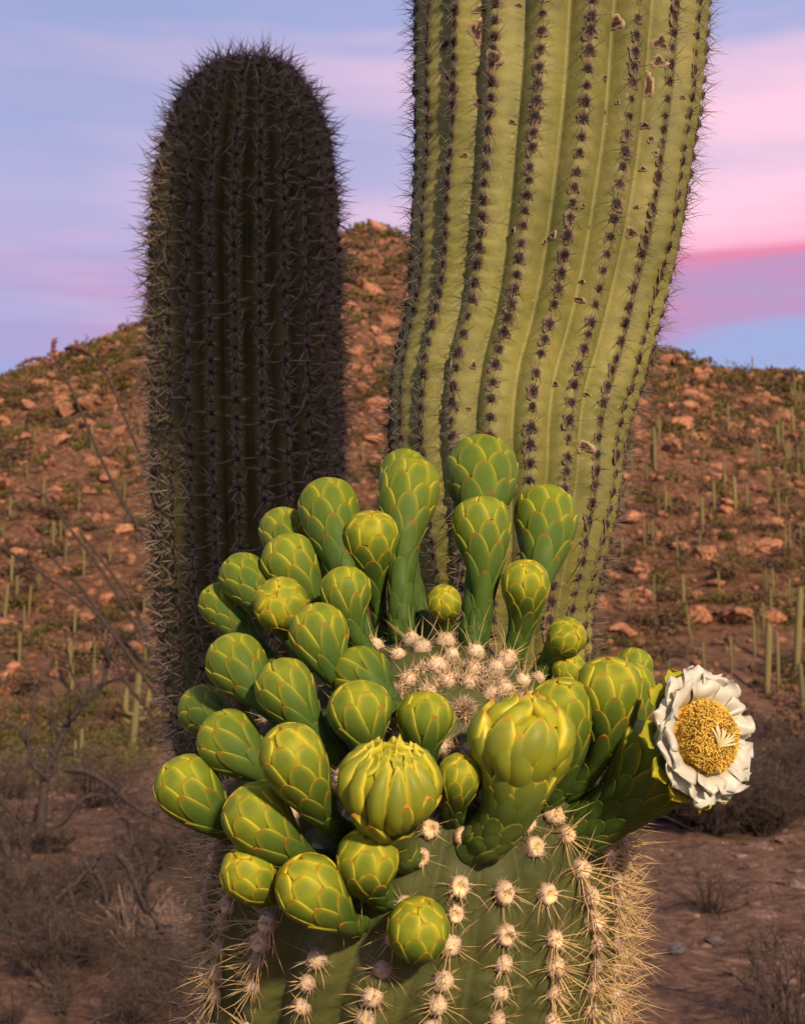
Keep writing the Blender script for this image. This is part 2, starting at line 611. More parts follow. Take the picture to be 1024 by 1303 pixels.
def rock_shape(seed, base=ICO2, cuts=9):
    q = np.random.default_rng(seed)
    V = base[0].copy()
    for _ in range(cuts):                       # planar facets
        d = nrm(q.normal(size=3))
        h = q.uniform(.42, .85)
        over = V @ d - h
        V = V - np.where(over > 0, over, 0)[:, None] * d
    V *= q.uniform([.85, .7, .55], [1.2, 1.05, .85])
    V += q.normal(size=V.shape) * .045
    return V, base[1]


def leaf_clump(seed, n, size=.16, flat=.8):
    q = np.random.default_rng(seed)
    lobes = q.normal(size=(6, 3)) * np.array([.4, .4, .2])
    c = lobes[q.integers(0, 6, n)] + nrm(q.normal(size=(n, 3))) * (q.uniform(.2, 1, (n, 1)) ** .6) * .55
    c[:, 2] = np.abs(c[:, 2] * flat + .42) * .95
    a = nrm(q.normal(size=(n, 3)))
    b = nrm(np.cross(a, q.normal(size=(n, 3))))
    s = size * q.uniform(.5, 1.2, (n, 1))
    V = np.stack([c - a * s, c + b * s * .6, c + a * s, c - b * s * .6], 1).reshape(-1, 3)
    F = np.arange(4 * n).reshape(n, 4)
    rnd = np.repeat(q.uniform(0, 1, n), 4)
    return V, F, rnd


rock_shapes = [rock_shape(100 + i) for i in range(9)]
rock_small = [rock_shape(200 + i, ICO0, 3) for i in range(9)]
rock_meshes = []
for V, F in rock_shapes:
    g = Geo()
    g.add(V, [F])
    rock_meshes.append(g.mesh('boulder', M['rock'], smooth=False))


def scatter(n, y0, y1, half, q):
    y = np.sqrt(q.uniform(y0 ** 2, y1 ** 2, n))
    x = q.uniform(-half, half, n) * y
    return x, y


q = np.random.default_rng(11)
N = 26000
x, y = scatter(N, 44, 206, .52, q)
size = np.clip(q.lognormal(-1.45, .62, N), .10, 1.6) * (0.30 + .85 * np.clip(y / 150, 0, 1.3))
z = ground_z(x, y)
# the boulders one can pick out by eye, from their places on the slope
named = [(855, 575, 46), (473, 372, 27), (447, 392, 24), (497, 396, 15), (935, 792, 66), (985, 790, 40), (880, 790, 44), (505, 312, 20),
         (470, 325, 22), (832, 470, 22), (845, 462, 26), (868, 466, 20), (1010, 486, 22), (915, 610, 24), (940, 590, 18), (835, 690, 28),
         (860, 700, 22), (800, 810, 30), (865, 640, 30), (960, 700, 24), (30, 560, 22), (96, 548, 20), (120, 530, 18), (8, 540, 26), (70, 640, 22),
         (150, 520, 18), (175, 540, 16), (465, 520, 18), (480, 560, 20), (455, 470, 18), (20, 700, 24), (80, 730, 26), (10, 860, 24), (112, 690, 20)]
NX, NY, NS = [], [], []
for a, b, s in named:
    p = hit_ground(a, b)
    if p is not None:
        NX.append(p[0]); NY.append(p[1]); NS.append(s / FPX * p[1] * .5)
x = np.concatenate([NX, x]); y = np.concatenate([NY, y]); size = np.concatenate([NS, size]); z = ground_z(x, y)
px, py = project(np.stack([x, y, z], 1))
inview = (px > -20) & (px < 1044) & (py > 200)
hidden = ((px > 205) & (px < 425)) | ((px > 535) & (px < 770) & (py < 1000))
score = size / y * np.where(inview & ~hidden, 1, .0)
score[:len(NX)] += 1
order = np.argsort(-score)
single = order[:300]
rest = order[300:]
rot = q.uniform(0, 2 * PI, len(x))
for i in single:
    o = obj('boulder', rock_meshes[i % 9])
    o.location = (x[i], y[i], z[i] + size[i] * .18)
    o.rotation_euler = (q.normal() * .25, q.normal() * .25, rot[i])
    o.scale = (size[i],) * 3
    special = {0: 'biggest squarish orange boulder halfway up the open slope', 1: 'rounded orange boulder just below the hill peak', 4: 'broad pale rock slab near the foot of the slope'}
    if i in special:
        tag(o, special[i], 'boulder')
        continue
    where = 'high up near the hill crest' if y[i] > 150 else ('midway up the rocky hillside' if y[i] > 90 else 'low down near the foot of the hillside')
    how = 'large' if size[i] > .9 else ('middling' if size[i] > .5 else 'small')
    tag(o, how + ' reddish granite boulder ' + where, 'boulder', how + ' boulders ' + where)
g = Geo()
for i in rest:
    V, F = rock_small[i % 9]
    c, s = math.cos(rot[i]), math.sin(rot[i])
    W = V * size[i]
    W = np.stack([W[:, 0] * c - W[:, 1] * s, W[:, 0] * s + W[:, 1] * c, W[:, 2]], 1)
    g.add(W + [x[i], y[i], z[i] + size[i] * .15], [F])
tag(obj('rubble', g.mesh('rubble', M['rock'], smooth=False)), 'loose reddish rubble covering the hillside', 'rubble', kind='stuff')

# scrub
clumps = [leaf_clump(300 + i, 420, .085) for i in range(6)]
clump_meshes = {}
for kind in ('leaf_olive', 'leaf_brown'):
    for i, (V, F, r_) in enumerate(clumps):
        g = Geo()
        g.add(V, [F], rnd=r_)
        clump_meshes[kind, i] = g.mesh('shrub', M[kind], smooth=False)
small_clumps = [leaf_clump(330 + i, 66, .185) for i in range(6)]
N = 10000
x, y = scatter(N, 36, 204, .52, q)
y[:900] = q.uniform(34, 80, 900)
x[:900] = q.uniform(-.42, .42, 900) * y[:900]
size = np.clip(q.lognormal(-.32, .42, N), .25, 1.8) * (0.34 + .62 * np.clip(y / 140, 0, 1.3))
z = ground_z(x, y)
px, py = project(np.stack([x, y, z], 1))
inview = (px > -20) & (px < 1044)
hidden = ((px > 205) & (px < 425)) | ((px > 535) & (px < 770) & (py < 1000))
order = np.argsort(-(size / y * np.where(inview & ~hidden, 1, 0)))
col_of = q.random(N) < np.where(y < 80, .42, .70)
for i in order[:300]:
    kind = 'leaf_olive' if col_of[i] else 'leaf_brown'
    o = obj('shrub', clump_meshes[kind, int(i) % 6])
    o.location = (x[i], y[i], z[i] - .05 * size[i])
    o.rotation_euler = (0, 0, q.uniform(0, 2 * PI))
    o.scale = (size[i] * q.uniform(.9, 1.4), size[i] * q.uniform(.9, 1.4), size[i] * q.uniform(.7, 1.05))
    where = 'high up near the hill crest' if y[i] > 150 else ('midway up the rocky hillside' if y[i] > 90 else 'at the foot of the rocky hillside')
    how = ('olive green' if col_of[i] else 'dry brown')
    tag(o, how + ' desert shrub growing ' + where, 'shrub', how + ' shrubs ' + where)
for kind, lab in (('leaf_olive', 'low olive scrub dotted over the hillside'), ('leaf_brown', 'low dry brown scrub dotted over the hillside')):
    g = Geo()
    for i in order[300:]:
        if col_of[i] != (kind == 'leaf_olive'):
            continue
        V, F, r_ = small_clumps[int(i) % 6]
        g.add(V * size[i] + [x[i], y[i], z[i] - .05 * size[i]], [F], rnd=r_)
    tag(obj('scrub', g.mesh('scrub', M[kind], smooth=False)), lab, 'scrub', kind='stuff')


# ------------------------------------------------------------------ distant saguaros
def far_column(g, path, rad, ribs=9):
    n = ribs * 2
    path = np.asarray(path, float)
    V, F = tube(path, rad, n, True)
    k = np.tile(np.where(np.arange(n) % 2 == 0, 1.0, .0), len(path))
    axis = np.repeat(path, n, 0)
    V[:-1] = axis + (V[:-1] - axis) * (0.84 + .16 * k)[:, None]
    g.add(V, F, rib=np.append(k, .6))


def far_trunk(r):
    g = Geo()
    zz = np.array([0, .15, .4, .7, .88, .96, 1.0])
    far_column(g, np.stack([zz * 0, zz * 0, zz], 1), r * np.array([.7, .85, 1, 1, .95, .7, .25]))
    return g.mesh('trunk', M['far_saguaro'])


def far_arm(r, side, z0, rise):
    g = Geo()
    P = smooth_path([(0, 0, z0), (side * .055, 0, z0 - .012), (side * .095, 0, z0 + .03), (side * .1, 0, z0 + rise * .6), (side * .1, 0, z0 + rise)], 9)
    far_column(g, P, r * np.array([.8, .8, .85, .9, .9, .9, .85, .65, .25]), 7)
    return g.mesh('arm', M['far_saguaro'])


trunks = [far_trunk(.035), far_trunk(.045), far_trunk(.055)]
arms = [far_arm(.03, s, z0, h) for s, z0, h in ((1, .45, .3), (-1, .5, .28), (1, .58, .2), (-1, .4, .35))]
far_list = [(168, 963, 112, 1.3, 'fat'), (102, 985, 58, 1.5, 'fat1'), (975, 884, 92, .9, ''), (990, 872, 70, 1, ''), (1012, 862, 118, .9, ''), (1022, 905, 62, 1, ''),
            (960, 835, 52, 1, ''), (870, 790, 60, .9, ''), (893, 680, 50, .9, ''), (965, 600, 46, .9, 'a'), (926, 555, 44, .8, ''), (833, 600, 60, .7, ''),
            (862, 724, 44, .9, ''), (820, 696, 40, .8, ''), (790, 720, 36, .9, ''), (832, 770, 40, 1, ''), (877, 810, 42, .8, ''), (1003, 780, 46, .9, 'a'), (975, 760, 40, .8, ''),
            (945, 720, 36, .9, ''), (1010, 560, 44, .8, ''), (990, 560, 40, .8, ''), (1000, 600, 36, .8, ''), (912, 470, 14, 1, ''), (924, 471, 16, 1, ''), (937, 474, 14, 1, ''), (957, 476, 24, .8, ''),
            (974, 478, 16, 1, 'a'), (988, 480, 14, 1, ''), (1014, 482, 12, 1, ''), (151, 432, 22, .6, ''), (5, 800, 60, .9, ''), (22, 775, 44, .9, ''), (37, 785, 42, 1, ''),
            (107, 735, 40, .8, ''), (83, 720, 32, .9, ''), (100, 655, 32, 1, ''), (77, 690, 36, .8, ''), (55, 640, 32, 1, ''), (35, 620, 30, 1, ''), (183, 800, 40, .9, ''), (95, 810, 38, .9, ''),
            (120, 860, 50, 1, ''), (135, 840, 44, .9, ''), (25, 850, 46, .9, ''), (185, 870, 52, .8, ''), (92, 880, 70, 1.2, ''), (158, 640, 26, .9, ''), (178, 560, 24, .9, ''), (484, 470, 26, .8, ''), (462, 590, 26, .8, ''),
            (850, 880, 40, .9, ''), (800, 890, 40, .9, ''), (895, 850, 34, .9, ''), (930, 870, 36, .9, ''), (915, 760, 34, .9, ''), (880, 560, 26, .9, ''), (1018, 700, 36, .9, ''), (1000, 660, 30, .9, ''),
            (518, 306, 12, .9, ''), (895, 600, 26, .9, ''), (850, 520, 22, .9, '')]
qs_ = np.random.default_rng(91)
for _ in range(70):                                          # many more dotted over both slopes, a thick stand to the right
    if qs_.random() < .35:
        far_list.append((qs_.normal(1000, 22), qs_.uniform(500, 640), qs_.uniform(22, 40), .9, 'a' if qs_.random() < .5 else ''))
    else:
        far_list.append((qs_.uniform(790, 1030) if qs_.random() < .65 else qs_.uniform(0, 190), qs_.uniform(560, 900), qs_.uniform(22, 44), qs_.uniform(.8, 1.3), 'a' if qs_.random() < .45 else ''))
for k, (a, b, h, fat, style) in enumerate(far_list):
    p = hit_ground(a, b)
    if p is None:
        p = hit_ground(a, b + 8)
    if p is None:
        continue
    H = h / FPX * p[1]
    root = empty('distant_saguaro', (p[0], p[1], float(ground_z(p[0], p[1])) - .03 * H))
    root.rotation_euler = (q.normal() * .02, q.normal() * .03, q.uniform(-.5, .5))
    root.scale = (H * fat, H * fat, H)
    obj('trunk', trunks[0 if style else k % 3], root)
    if style == 'fat':
        for m in (arms[0], arms[3], arms[1], arms[2]):
            o = obj('arm', m, root)
            o.rotation_euler = (0, 0, q.uniform(-.6, .6))
        tag(root, 'stout pale saguaro with upraised arms on the flat below the hill', 'saguaro')
    elif style == 'fat1':
        obj('arm', arms[3], root)
        tag(root, 'short thick pale saguaro beside the bare branching tree', 'saguaro')
    elif b < 490:
        tag(root, 'tiny saguaro silhouette standing on the hill crest', 'saguaro', 'saguaros along the crest')
    elif style == 'a':
        obj('arm', arms[0], root)
        obj('arm', arms[1], root)
        tag(root, 'slender saguaro with two arms far up the hillside', 'saguaro', 'armed saguaros on the hillside')
    else:
        tag(root, 'slender armless saguaro far off on the hillside', 'saguaro', 'columnar saguaros on the hillside')


# ------------------------------------------------------------------ stems of the near saguaros
def build_stem(ctrl, n_along, ribs, per, amp, skew, phase, tub_len, tub_amp, amp_fn=None, wobble=0.0, seed=1, rib_pow=1.7, dense=None, crease=0.0):
    """ctrl: (x,y,z,radius) from ground to tip. Returns surface sampler."""
    P = smooth_path(ctrl, n_along)
    if dense:                                            # (s0, s1, step): finer rows where the surface is seen close
        P = smooth_path(ctrl, 3000)
        L_ = np.concatenate([[0], np.cumsum(np.linalg.norm(np.diff(P[:, :3], axis=0), axis=1))])
        qs = np.concatenate([np.linspace(0, dense[0], 60, endpoint=False), np.arange(dense[0], dense[1], dense[2]), np.linspace(dense[1], L_[-1], 70)])
        P = np.stack([np.interp(qs, L_, P[:, k_]) for k_ in range(4)], 1)
        n_along = len(P)
    c, rad = P[:, :3], np.maximum(P[:, 3], .0004)
    t = nrm(np.gradient(c, axis=0))
    ref = np.array([1.0, 0, 0])
    a = nrm(ref[None] - (t @ ref)[:, None] * t)          # local right
    b = np.cross(t, a)                                   # local back
    q = np.random.default_rng(seed)
    nth = ribs * per
    k = np.arange(nth)
    fr = (k % per) / per                                 # 0..1 within a rib, valley at 0
    ridge = .5 + skew
    xx = np.where(fr < ridge, (ridge - fr) / ridge, (fr - ridge) / (1 - ridge))
    prof = 1 - xx ** rib_pow                             # 1 on the ridge, 0 in the valley
    th = (k / nth) * 2 * PI + phase
    s = np.concatenate([[0], np.cumsum(np.linalg.norm(np.diff(np.concatenate([c], 0), axis=0), axis=1))])
    A = amp if amp_fn is None else amp * amp_fn(np.linspace(0, 1, n_along), rad)[:, None]
    ph = q.uniform(0, 2 * PI, ribs)[k // per]
    tub = np.cos(s[:, None] / tub_len * 2 * PI + ph[None]) * tub_amp * prof[None] ** 1.5
    if crease:
        cyc = (s[:, None] / tub_len + ph[None] / (2 * PI) + .25 * np.sin(ph * 7)[None]) % 1.0
        keep = .5 + .5 * np.sin(np.floor(s[:, None] / tub_len + ph[None] / (2 * PI)) * 12.9898 + ph[None] * 78.2)   # some creases deeper than others
        side = np.exp(-((fr - ridge - .16) / .16) ** 2)[None] + .45 * np.exp(-((fr - ridge + .12) / .10) ** 2)[None]
        tub = tub - crease * keep * np.exp(-((cyc - .5) / .085) ** 2) * side
    wob = 1 + wobble * (np.sin(s * 23)[:, None] * np.sin(th * 2 + 1)[None] + np.sin(s * 47 + 1)[:, None] * np.sin(th * 3)[None])
    ribv = 1 + q.normal(size=ribs)[k // per] * .012
    rr = rad[:, None] * ((1 - A) + A * prof[None] * ribv[None]) * wob + tub * np.minimum(rad[:, None] / .08, 1)
    V = c[:, None] + rr[..., None] * (a[:, None] * np.cos(th)[None, :, None] + b[:, None] * np.sin(th)[None, :, None])
    du = np.roll(V, -1, 1) - np.roll(V, 1, 1)
    dv = np.gradient(V, axis=0)
    nn = nrm(np.cross(du, dv))
    ridx = (np.arange(ribs) * per + int(round(ridge * per))) % nth
    return dict(V=V, N=nn, T=nrm(dv), c=c, a=a, b=b, t=t, s=s, ph=ph, ridx=ridx, prof=np.broadcast_to(prof, rr.shape), nth=nth, n=n_along, tub_len=tub_len, rad=rad)


def stem_mesh(S, name, mat, origin):
    g = Geo()
    V = S['V'].reshape(-1, 3) - origin
    tip = len(V)
    Va = np.vstack([V, S['c'][-1:] + S['t'][-1:] * .0005 - origin])
    i = np.arange(S['nth'])
    top = (S['n'] - 1) * S['nth']
    g.add(Va, [grid_faces(S['nth'], S['n'], True), np.stack([top + i, top + (i + 1) % S['nth'], np.full(S['nth'], tip)], 1)],
          rib=np.append(S['prof'].ravel(), 1))
    return g.mesh(name, mat)


def spine_set(seed, spec):
    """spec: list of (count, length, spread from normal (rad), sd, droop, radius). Local frame: z out, y up the rib"""
    q = np.random.default_rng(seed)
    g = Geo()
    for cnt, L, spread, sd, droop, rad in spec:
        off = q.uniform(0, 2 * PI)
        for i in range(cnt):
            az = off + i / cnt * 2 * PI + q.normal() * .25
            sp = spread + q.normal() * sd
            d = np.array([math.cos(az) * math.sin(sp), math.sin(az) * math.sin(sp) + droop, math.cos(sp)])
            d = nrm(d)
            l_ = L * q.uniform(.55, 1.2)
            u = nrm(np.cross(d, [.3, .5, .8]))
            w = np.cross(d, u)
            base = np.array([math.cos(az), math.sin(az), 0]) * q.uniform(.0, .0025)
            bend = (u * q.normal() + w * q.normal()) * .04 * l_
            th = np.arange(3) / 3 * 2 * PI
            ring = (u[None] * np.cos(th)[:, None] + w[None] * np.sin(th)[:, None]) * rad
            V = np.vstack([base + ring, base + d * l_ * .5 + bend + ring * .72, base + d * l_])
            i3 = np.arange(3)
            F4 = np.stack([i3, (i3 + 1) % 3, 3 + (i3 + 1) % 3, 3 + i3], 1)
            F3 = np.stack([3 + i3, 3 + (i3 + 1) % 3, np.full(3, 6)], 1)
            g.add(V, [F4, F3], t=[0] * 3 + [.5] * 3 + [1])
    return g


def pad_geo(seed, rx, ry, h, hairs, ring=False, hl=.003, halo=1.0):
    q = np.random.default_rng(seed)
    nu, nv = 14, 6
    g = Geo()
    th = np.arange(nu) / nu * 2 * PI
    Vs, ts = [], []
    for j in range(nv):
        f = j / (nv - 1)
        rr = math.cos(f * PI / 2) if not ring else [1, .95, .78, .55, .34, .05][j]
        zz = math.sin(f * PI / 2) if not ring else [0, .55, .95, 1.0, .7, .5][j]
        rr = rr * halo if j == 0 else rr
        wob = 1 + q.normal(size=nu) * (.07 if j or halo == 1 else .22)
        Vs.append(np.stack([rx * rr * wob * np.cos(th), ry * rr * wob * np.sin(th), h * zz * (1 + q.normal(size=nu) * .1) - (.0012 if halo == 1 else .0002)], 1))
        ts.append(np.full(nu, f if not ring else [0, .2, .5, .9, 1, .75][j]))
    V = np.vstack(Vs)
    g.add(V, [grid_faces(nu, nv, True)], t=np.concatenate(ts))
    for _ in range(hairs):
        k = q.integers(0, len(V))
        p = V[k]
        d = nrm(np.array([p[0] / rx, p[1] / ry, .8]) + q.normal(size=3) * .6)
        w = nrm(np.cross(d, q.normal(size=3))) * .00022
        g.add(np.array([p - w, p + w, p + d * hl * q.uniform(.5, 1.2)]), [np.array([[0, 1, 2]])], t=min(1, np.concatenate(ts)[k] + .1))
    return g


def areoles_of(S, spacing, s0, s1, q, jitter=.12, dmin=0.0, gap_fn=None):
    """positions on the ridges: list of (pos, normal, up)"""
    out = []
    rs = list(range(len(S['ridx'])))
    pts = np.zeros((0, 3))
    for r in rs:
        k = S['ridx'][r]
        L = np.concatenate([[0], np.cumsum(np.linalg.norm(np.diff(S['V'][:, k], axis=0), axis=1))])
        i0, i1 = np.searchsorted(S['s'], s0), min(np.searchsorted(S['s'], s1), S['n'] - 1)
        p = L[i0] + q.uniform(0, spacing)
        while p < L[i1]:
            f = np.interp(p, L, np.arange(S['n']))
            i = int(f)
            P = S['V'][i, k]
            sp = spacing if gap_fn is None else spacing * gap_fn(S['rad'][i])
            if dmin == 0 or len(pts) == 0 or np.min(np.linalg.norm(pts - P, axis=1)) > dmin:
                kk = (k + 1) % S['nth'], (k - 1) % S['nth']
                N_ = nrm(S['N'][i, k] + S['N'][i, kk[0]] + S['N'][i, kk[1]])
                T_ = S['T'][i, k]
                out.append((P, N_, nrm(T_ - (T_ @ N_) * N_), r, p))
                pts = np.vstack([pts, P])
            p += sp * (1 + q.normal() * jitter)
    return out


def place_areoles(root, origin, lst, pad_meshes, spine_meshes, q, stuff_mats, scale=(.85, 1.15), limit=300, pick=None, visible_px=None, spick=None):
    P = np.array([a[0] for a in lst])
    N_ = np.array([a[1] for a in lst])
    face = np.einsum('ij,ij->i', nrm(CAM - P), N_)
    px, py = project(P)
    ok = (face > -.45) & (py > -60) & (py < 1380)
    if visible_px is not None:
        ok &= visible_px(px, py, face)
    score = np.where(ok, 1 + face, -1)
    order = np.argsort(-score)
    chosen = [i for i in order[:limit] if score[i] > 0]
    cs = set(chosen)
    made = []
    g_pad, g_sp = Geo(), Geo()
    for i, (p, n, u, r, pp) in enumerate(lst):
        xax = np.cross(u, n)
        s = q.uniform(*scale)
        v = pick(i, p, n, q) if pick else int(q.integers(0, len(pad_meshes)))
        sv = spick(i, p, n, q) if spick else int(q.integers(0, len(spine_meshes)))
        mw = frame_matrix(p - origin, xax, u, n, s)
        if i in cs:
            o = obj('areole', pad_meshes[v], root, mw)
            obj('spines', spine_meshes[sv], o)
            made.append(o)
        else:
            Rm = np.stack([xax, u, n], 1) * s
            for gg, me in ((g_pad, pad_meshes[v]), (g_sp, spine_meshes[sv])):
                V = np.zeros(len(me.vertices) * 3)
                me.vertices.foreach_get('co', V)
                tt = np.zeros(len(me.vertices))
                me.attributes['t'].data.foreach_get('value', tt)
                fs = [list(f.vertices) for f in me.polygons]
                F3 = np.array([f for f in fs if len(f) == 3], int).reshape(-1, 3)
                F4 = np.array([f for f in fs if len(f) == 4], int).reshape(-1, 4)
                gg.add(V.reshape(-1, 3) @ Rm.T + (p - origin), [F3, F4], t=tt)
    if g_pad.n:
        tag(obj('farther_areoles', g_pad.mesh('farther_areoles', stuff_mats[0]), root), kind='stuff')
        tag(obj('farther_spines', g_sp.mesh('farther_spines', stuff_mats[1], smooth=False), root), kind='stuff')
    return made


# ---- left, dark densely spined saguaro (2.25 m away)
YL = 2.25
def ctl(px_, py_, Y, rad_px):
    p = at(px_, py_, Y)
    return (*p, rad_px / FPX * Y)


left_ctrl = [(-.105, YL + .02, -.05, .105), (-.105, YL, .6, .105), (*at(408, 1240, YL), .108), ctl(388, 1110, YL, 105), ctl(352, 985, YL, 114), ctl(336, 900, YL, 118), ctl(322, 760, YL, 121), ctl(315, 560, YL, 122), ctl(312, 400, YL, 123),
             ctl(312, 290, YL, 122), ctl(314, 220, YL, 116), ctl(316, 170, YL, 105), ctl(317, 135, YL, 91), ctl(318, 108, YL, 72), ctl(318, 92, YL, 48), ctl(318, 84, YL, 22), ctl(318, 82, YL, 1)]
SL = build_stem(left_ctrl, 300, 25, 10, .14, .0, R(4), .026, .0012, seed=3)
rootL = empty('saguaro_cactus', left_ctrl[0][:3])
oL = np.array(left_ctrl[0][:3])
tag(rootL, 'dark saguaro stem with rounded top densely covered in grey spines', 'saguaro')
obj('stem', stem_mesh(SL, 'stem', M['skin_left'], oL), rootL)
qL = np.random.default_rng(31)
pl = [pad_geo(400 + i, .0052, .006, .004, 14).mesh('areole', M['pad_dark']) for i in range(3)]
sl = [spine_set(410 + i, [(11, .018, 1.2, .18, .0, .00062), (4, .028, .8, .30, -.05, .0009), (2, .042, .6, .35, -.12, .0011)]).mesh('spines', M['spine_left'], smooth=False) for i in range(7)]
aL = areoles_of(SL, .0225, 1.30, SL['s'][-1] - .004, qL, .1, dmin=.012)
place_areoles(rootL, oL, aL, pl, sl, qL, (M['pad_dark'], M['spine_left']), visible_px=lambda px, py, f: py < 960)

# ---- right, tall olive saguaro (1.3 m away), leaning
YR = 1.3
right_ctrl = [(.085, 1.40, -.05, .085), (.09, 1.38, .5, .085), (.095, 1.36, 1.05, .085), (*at(632, 1010, 1.35), .086), (*at(637, 880, 1.33), .085), ctl(641, 770, 1.31, 113), ctl(644, 690, YR, 131), ctl(645, 620, YR, 146),
              ctl(645, 560, YR, 153), ctl(652, 500, YR, 157), ctl(668, 440, YR, 160), ctl(680, 380, YR, 166), ctl(691, 300, YR, 176), ctl(702, 200, YR, 184), ctl(709, 100, YR, 190),
              ctl(713, 0, YR, 197), ctl(714, -120, YR, 200), (.150, 1.31, 2.45, .160), (.150, 1.31, 2.65, .172), (.150, 1.31, 3.1, .175), (.150, 1.31, 3.5, .165), (.150, 1.31, 3.65, .13), (.150, 1.31, 3.72, .07), (.150, 1.31, 3.74, .002)]  # unseen top is widened and raised to cast shade on the left stem
SR = build_stem(right_ctrl, 420, 20, 16, .100, -.08, R(-1.5), .0152, .0005, wobble=.008, seed=8, rib_pow=1.65, dense=(1.35, 2.5, .0019), crease=.0015)
rootR = empty('saguaro_cactus', right_ctrl[0][:3])
oR = np.array(right_ctrl[0][:3])
tag(rootR, 'tall olive saguaro stem with scarred ribs, widening upward behind the green buds', 'saguaro')
obj('stem', stem_mesh(SR, 'stem', M['skin_right'], oR), rootR)
qR = np.random.default_rng(32)
pr = [pad_geo(500 + i, .0036, .0044, .0020, 14, hl=.0022, halo=1.5).mesh('areole', M['pad_dark']) for i in range(4)]
sr = [spine_set(510 + i, [(7, .012, 1.15, .2, .0, .00026), (4, .018, .65, .3, .0, .00032), (2, .026, .55, .35, .05, .00036)]).mesh('spines', M['spine_dark'], smooth=False) for i in range(7)]
aR = areoles_of(SR, .0152, 1.30, 2.62, qR, .09)
place_areoles(rootR, oR, aR, pr, sr, qR, (M['pad_dark'], M['spine_dark']), scale=(.75, 1.2), visible_px=lambda px, py, f: py < 840)


def surface_near(S, px_, py_):
    V = S['V'].reshape(-1, 3)
    N_ = S['N'].reshape(-1, 3)
    sx, sy = project(V)
    face = np.einsum('ij,ij->i', nrm(CAM - V), N_)
    d = np.hypot(sx - px_, sy - py_) + np.where(face < -.05, 1e4, 0)
    i = int(np.argmin(d))
    return V[i], N_[i], S['T'].reshape(-1, 3)[i]


# corky scars where the photograph shows them: (px, py, width px, height px)
for k, (sx, sy, w, h) in enumerate([(627, 77, 24, 30), (607, 40, 18, 36), (571, 99, 15, 14), (566, 57, 16, 14), (824, 112, 13, 36), (785, 30, 22, 20), (836, 4, 22, 16), (838, 55, 20, 20), (840, 78, 20, 16), (768, 98, 11, 10), (803, 297, 16, 14),
                                    (770, 142, 16, 8), (745, 568, 20, 16), (573, 462, 10, 26), (600, 466, 8, 12), (829, 178, 9, 12), (772, 510, 10, 16), (607, 130, 10, 10), (704, 300, 10, 10), (735, 380, 22, 6), (741, 262, 8, 7), (820, 160, 16, 10), (612, 12, 26, 12)] +
                                   [(int(rng.uniform(530, 880)), int(rng.uniform(5, 560)), int(rng.uniform(5, 12)), int(rng.uniform(4, 10))) for _ in range(34)]):
    p, n_, u_ = surface_near(SR, sx, sy)
    u_ = nrm(u_ - (u_ @ n_) * n_)
    q2 = np.random.default_rng(700 + k)
    g = Geo()
    nu, nv = 18, 6
    th = np.arange(nu) / nu * 2 * PI
    out = 1 + .22 * np.sin(th * 3 + q2.uniform(0, 6)) + q2.normal(size=nu) * .12
    Vs, ts = [], []
    for j in range(nv):
        f = j / (nv - 1)
        rr = [1.0, .85, .7, .5, .28, .0][j]
        zz = [-.6, .45, .7, .35, .2, .35][j] * .0016
        Vs.append(np.stack([.54 * w / FPX * YR * rr * out * np.cos(th), .54 * h / FPX * YR * rr * out * np.sin(th), zz + q2.normal(size=nu) * .00035], 1))
        ts.append(np.clip([0, .1, .3, .7, .9, .8][j] + q2.normal(size=nu) * .12, 0, 1))
    g.add(np.vstack(Vs), [grid_faces(nu, nv, True)], t=np.concatenate(ts))
    obj('scar', g.mesh('scar', M['scab']), rootR, frame_matrix(p - oR, np.cross(u_, n_), u_, n_))

# ---- front saguaro arm crowned with buds (0.95 m away)
front_ctrl = [(.012, 1.10, -.05, .135), (.012, 1.10, .6, .138), (.010, 1.09, 1.05, .142), (*at(520, 1480, 1.08), .146), (*at(520, 1320, 1.06), .147), (*at(524, 1200, 1.035), .147), (*at(530, 1115, 1.008), .144), (*at(541, 1050, .980), .137),
              (*at(555, 997, .950), .121), (*at(568, 958, .925), .098), (*at(577, 934, .908), .074), (*at(583, 920, .898), .051), (*at(587, 911, .891), .028), (*at(588.5, 907, .888), .012), (*at(589, 905, .8865), .001)]
SF = build_stem(front_ctrl, 330, 22, 12, .075, .0, R(3), .0225, .0010, seed=5, rib_pow=1.8)
rootF = empty('saguaro_cactus', front_ctrl[0][:3])
oF = np.array(front_ctrl[0][:3])
tag(rootF, 'green saguaro arm tip crowned with fat green buds and one white flower', 'saguaro')
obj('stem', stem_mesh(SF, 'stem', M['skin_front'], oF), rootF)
qF = np.random.default_rng(33)
pf = [pad_geo(600 + i, .0062, .0068, .0062, 60, ring=(i < 4), hl=.0028).mesh('areole', M['wool']) for i in range(8)]
sf = [spine_set(610 + i, [(14, .017, 1.18, .18, -.05, .00030), (6, .025, .8, .3, -.3, .00038)]).mesh('spines', M['spine_gold'], smooth=False) for i in range(8)]
aF = areoles_of(SF, .0190, 1.16, SF['s'][-1] - .0012, qF, .08, dmin=.0150, gap_fn=lambda r: .8 if r < .12 else 1.0)


def pick_pad(i, p, n, q):
    x_, y_ = project(p)
    return int(q.integers(0, 4)) if 1020 < y_[0] < 1200 else int(q.integers(4, 8))


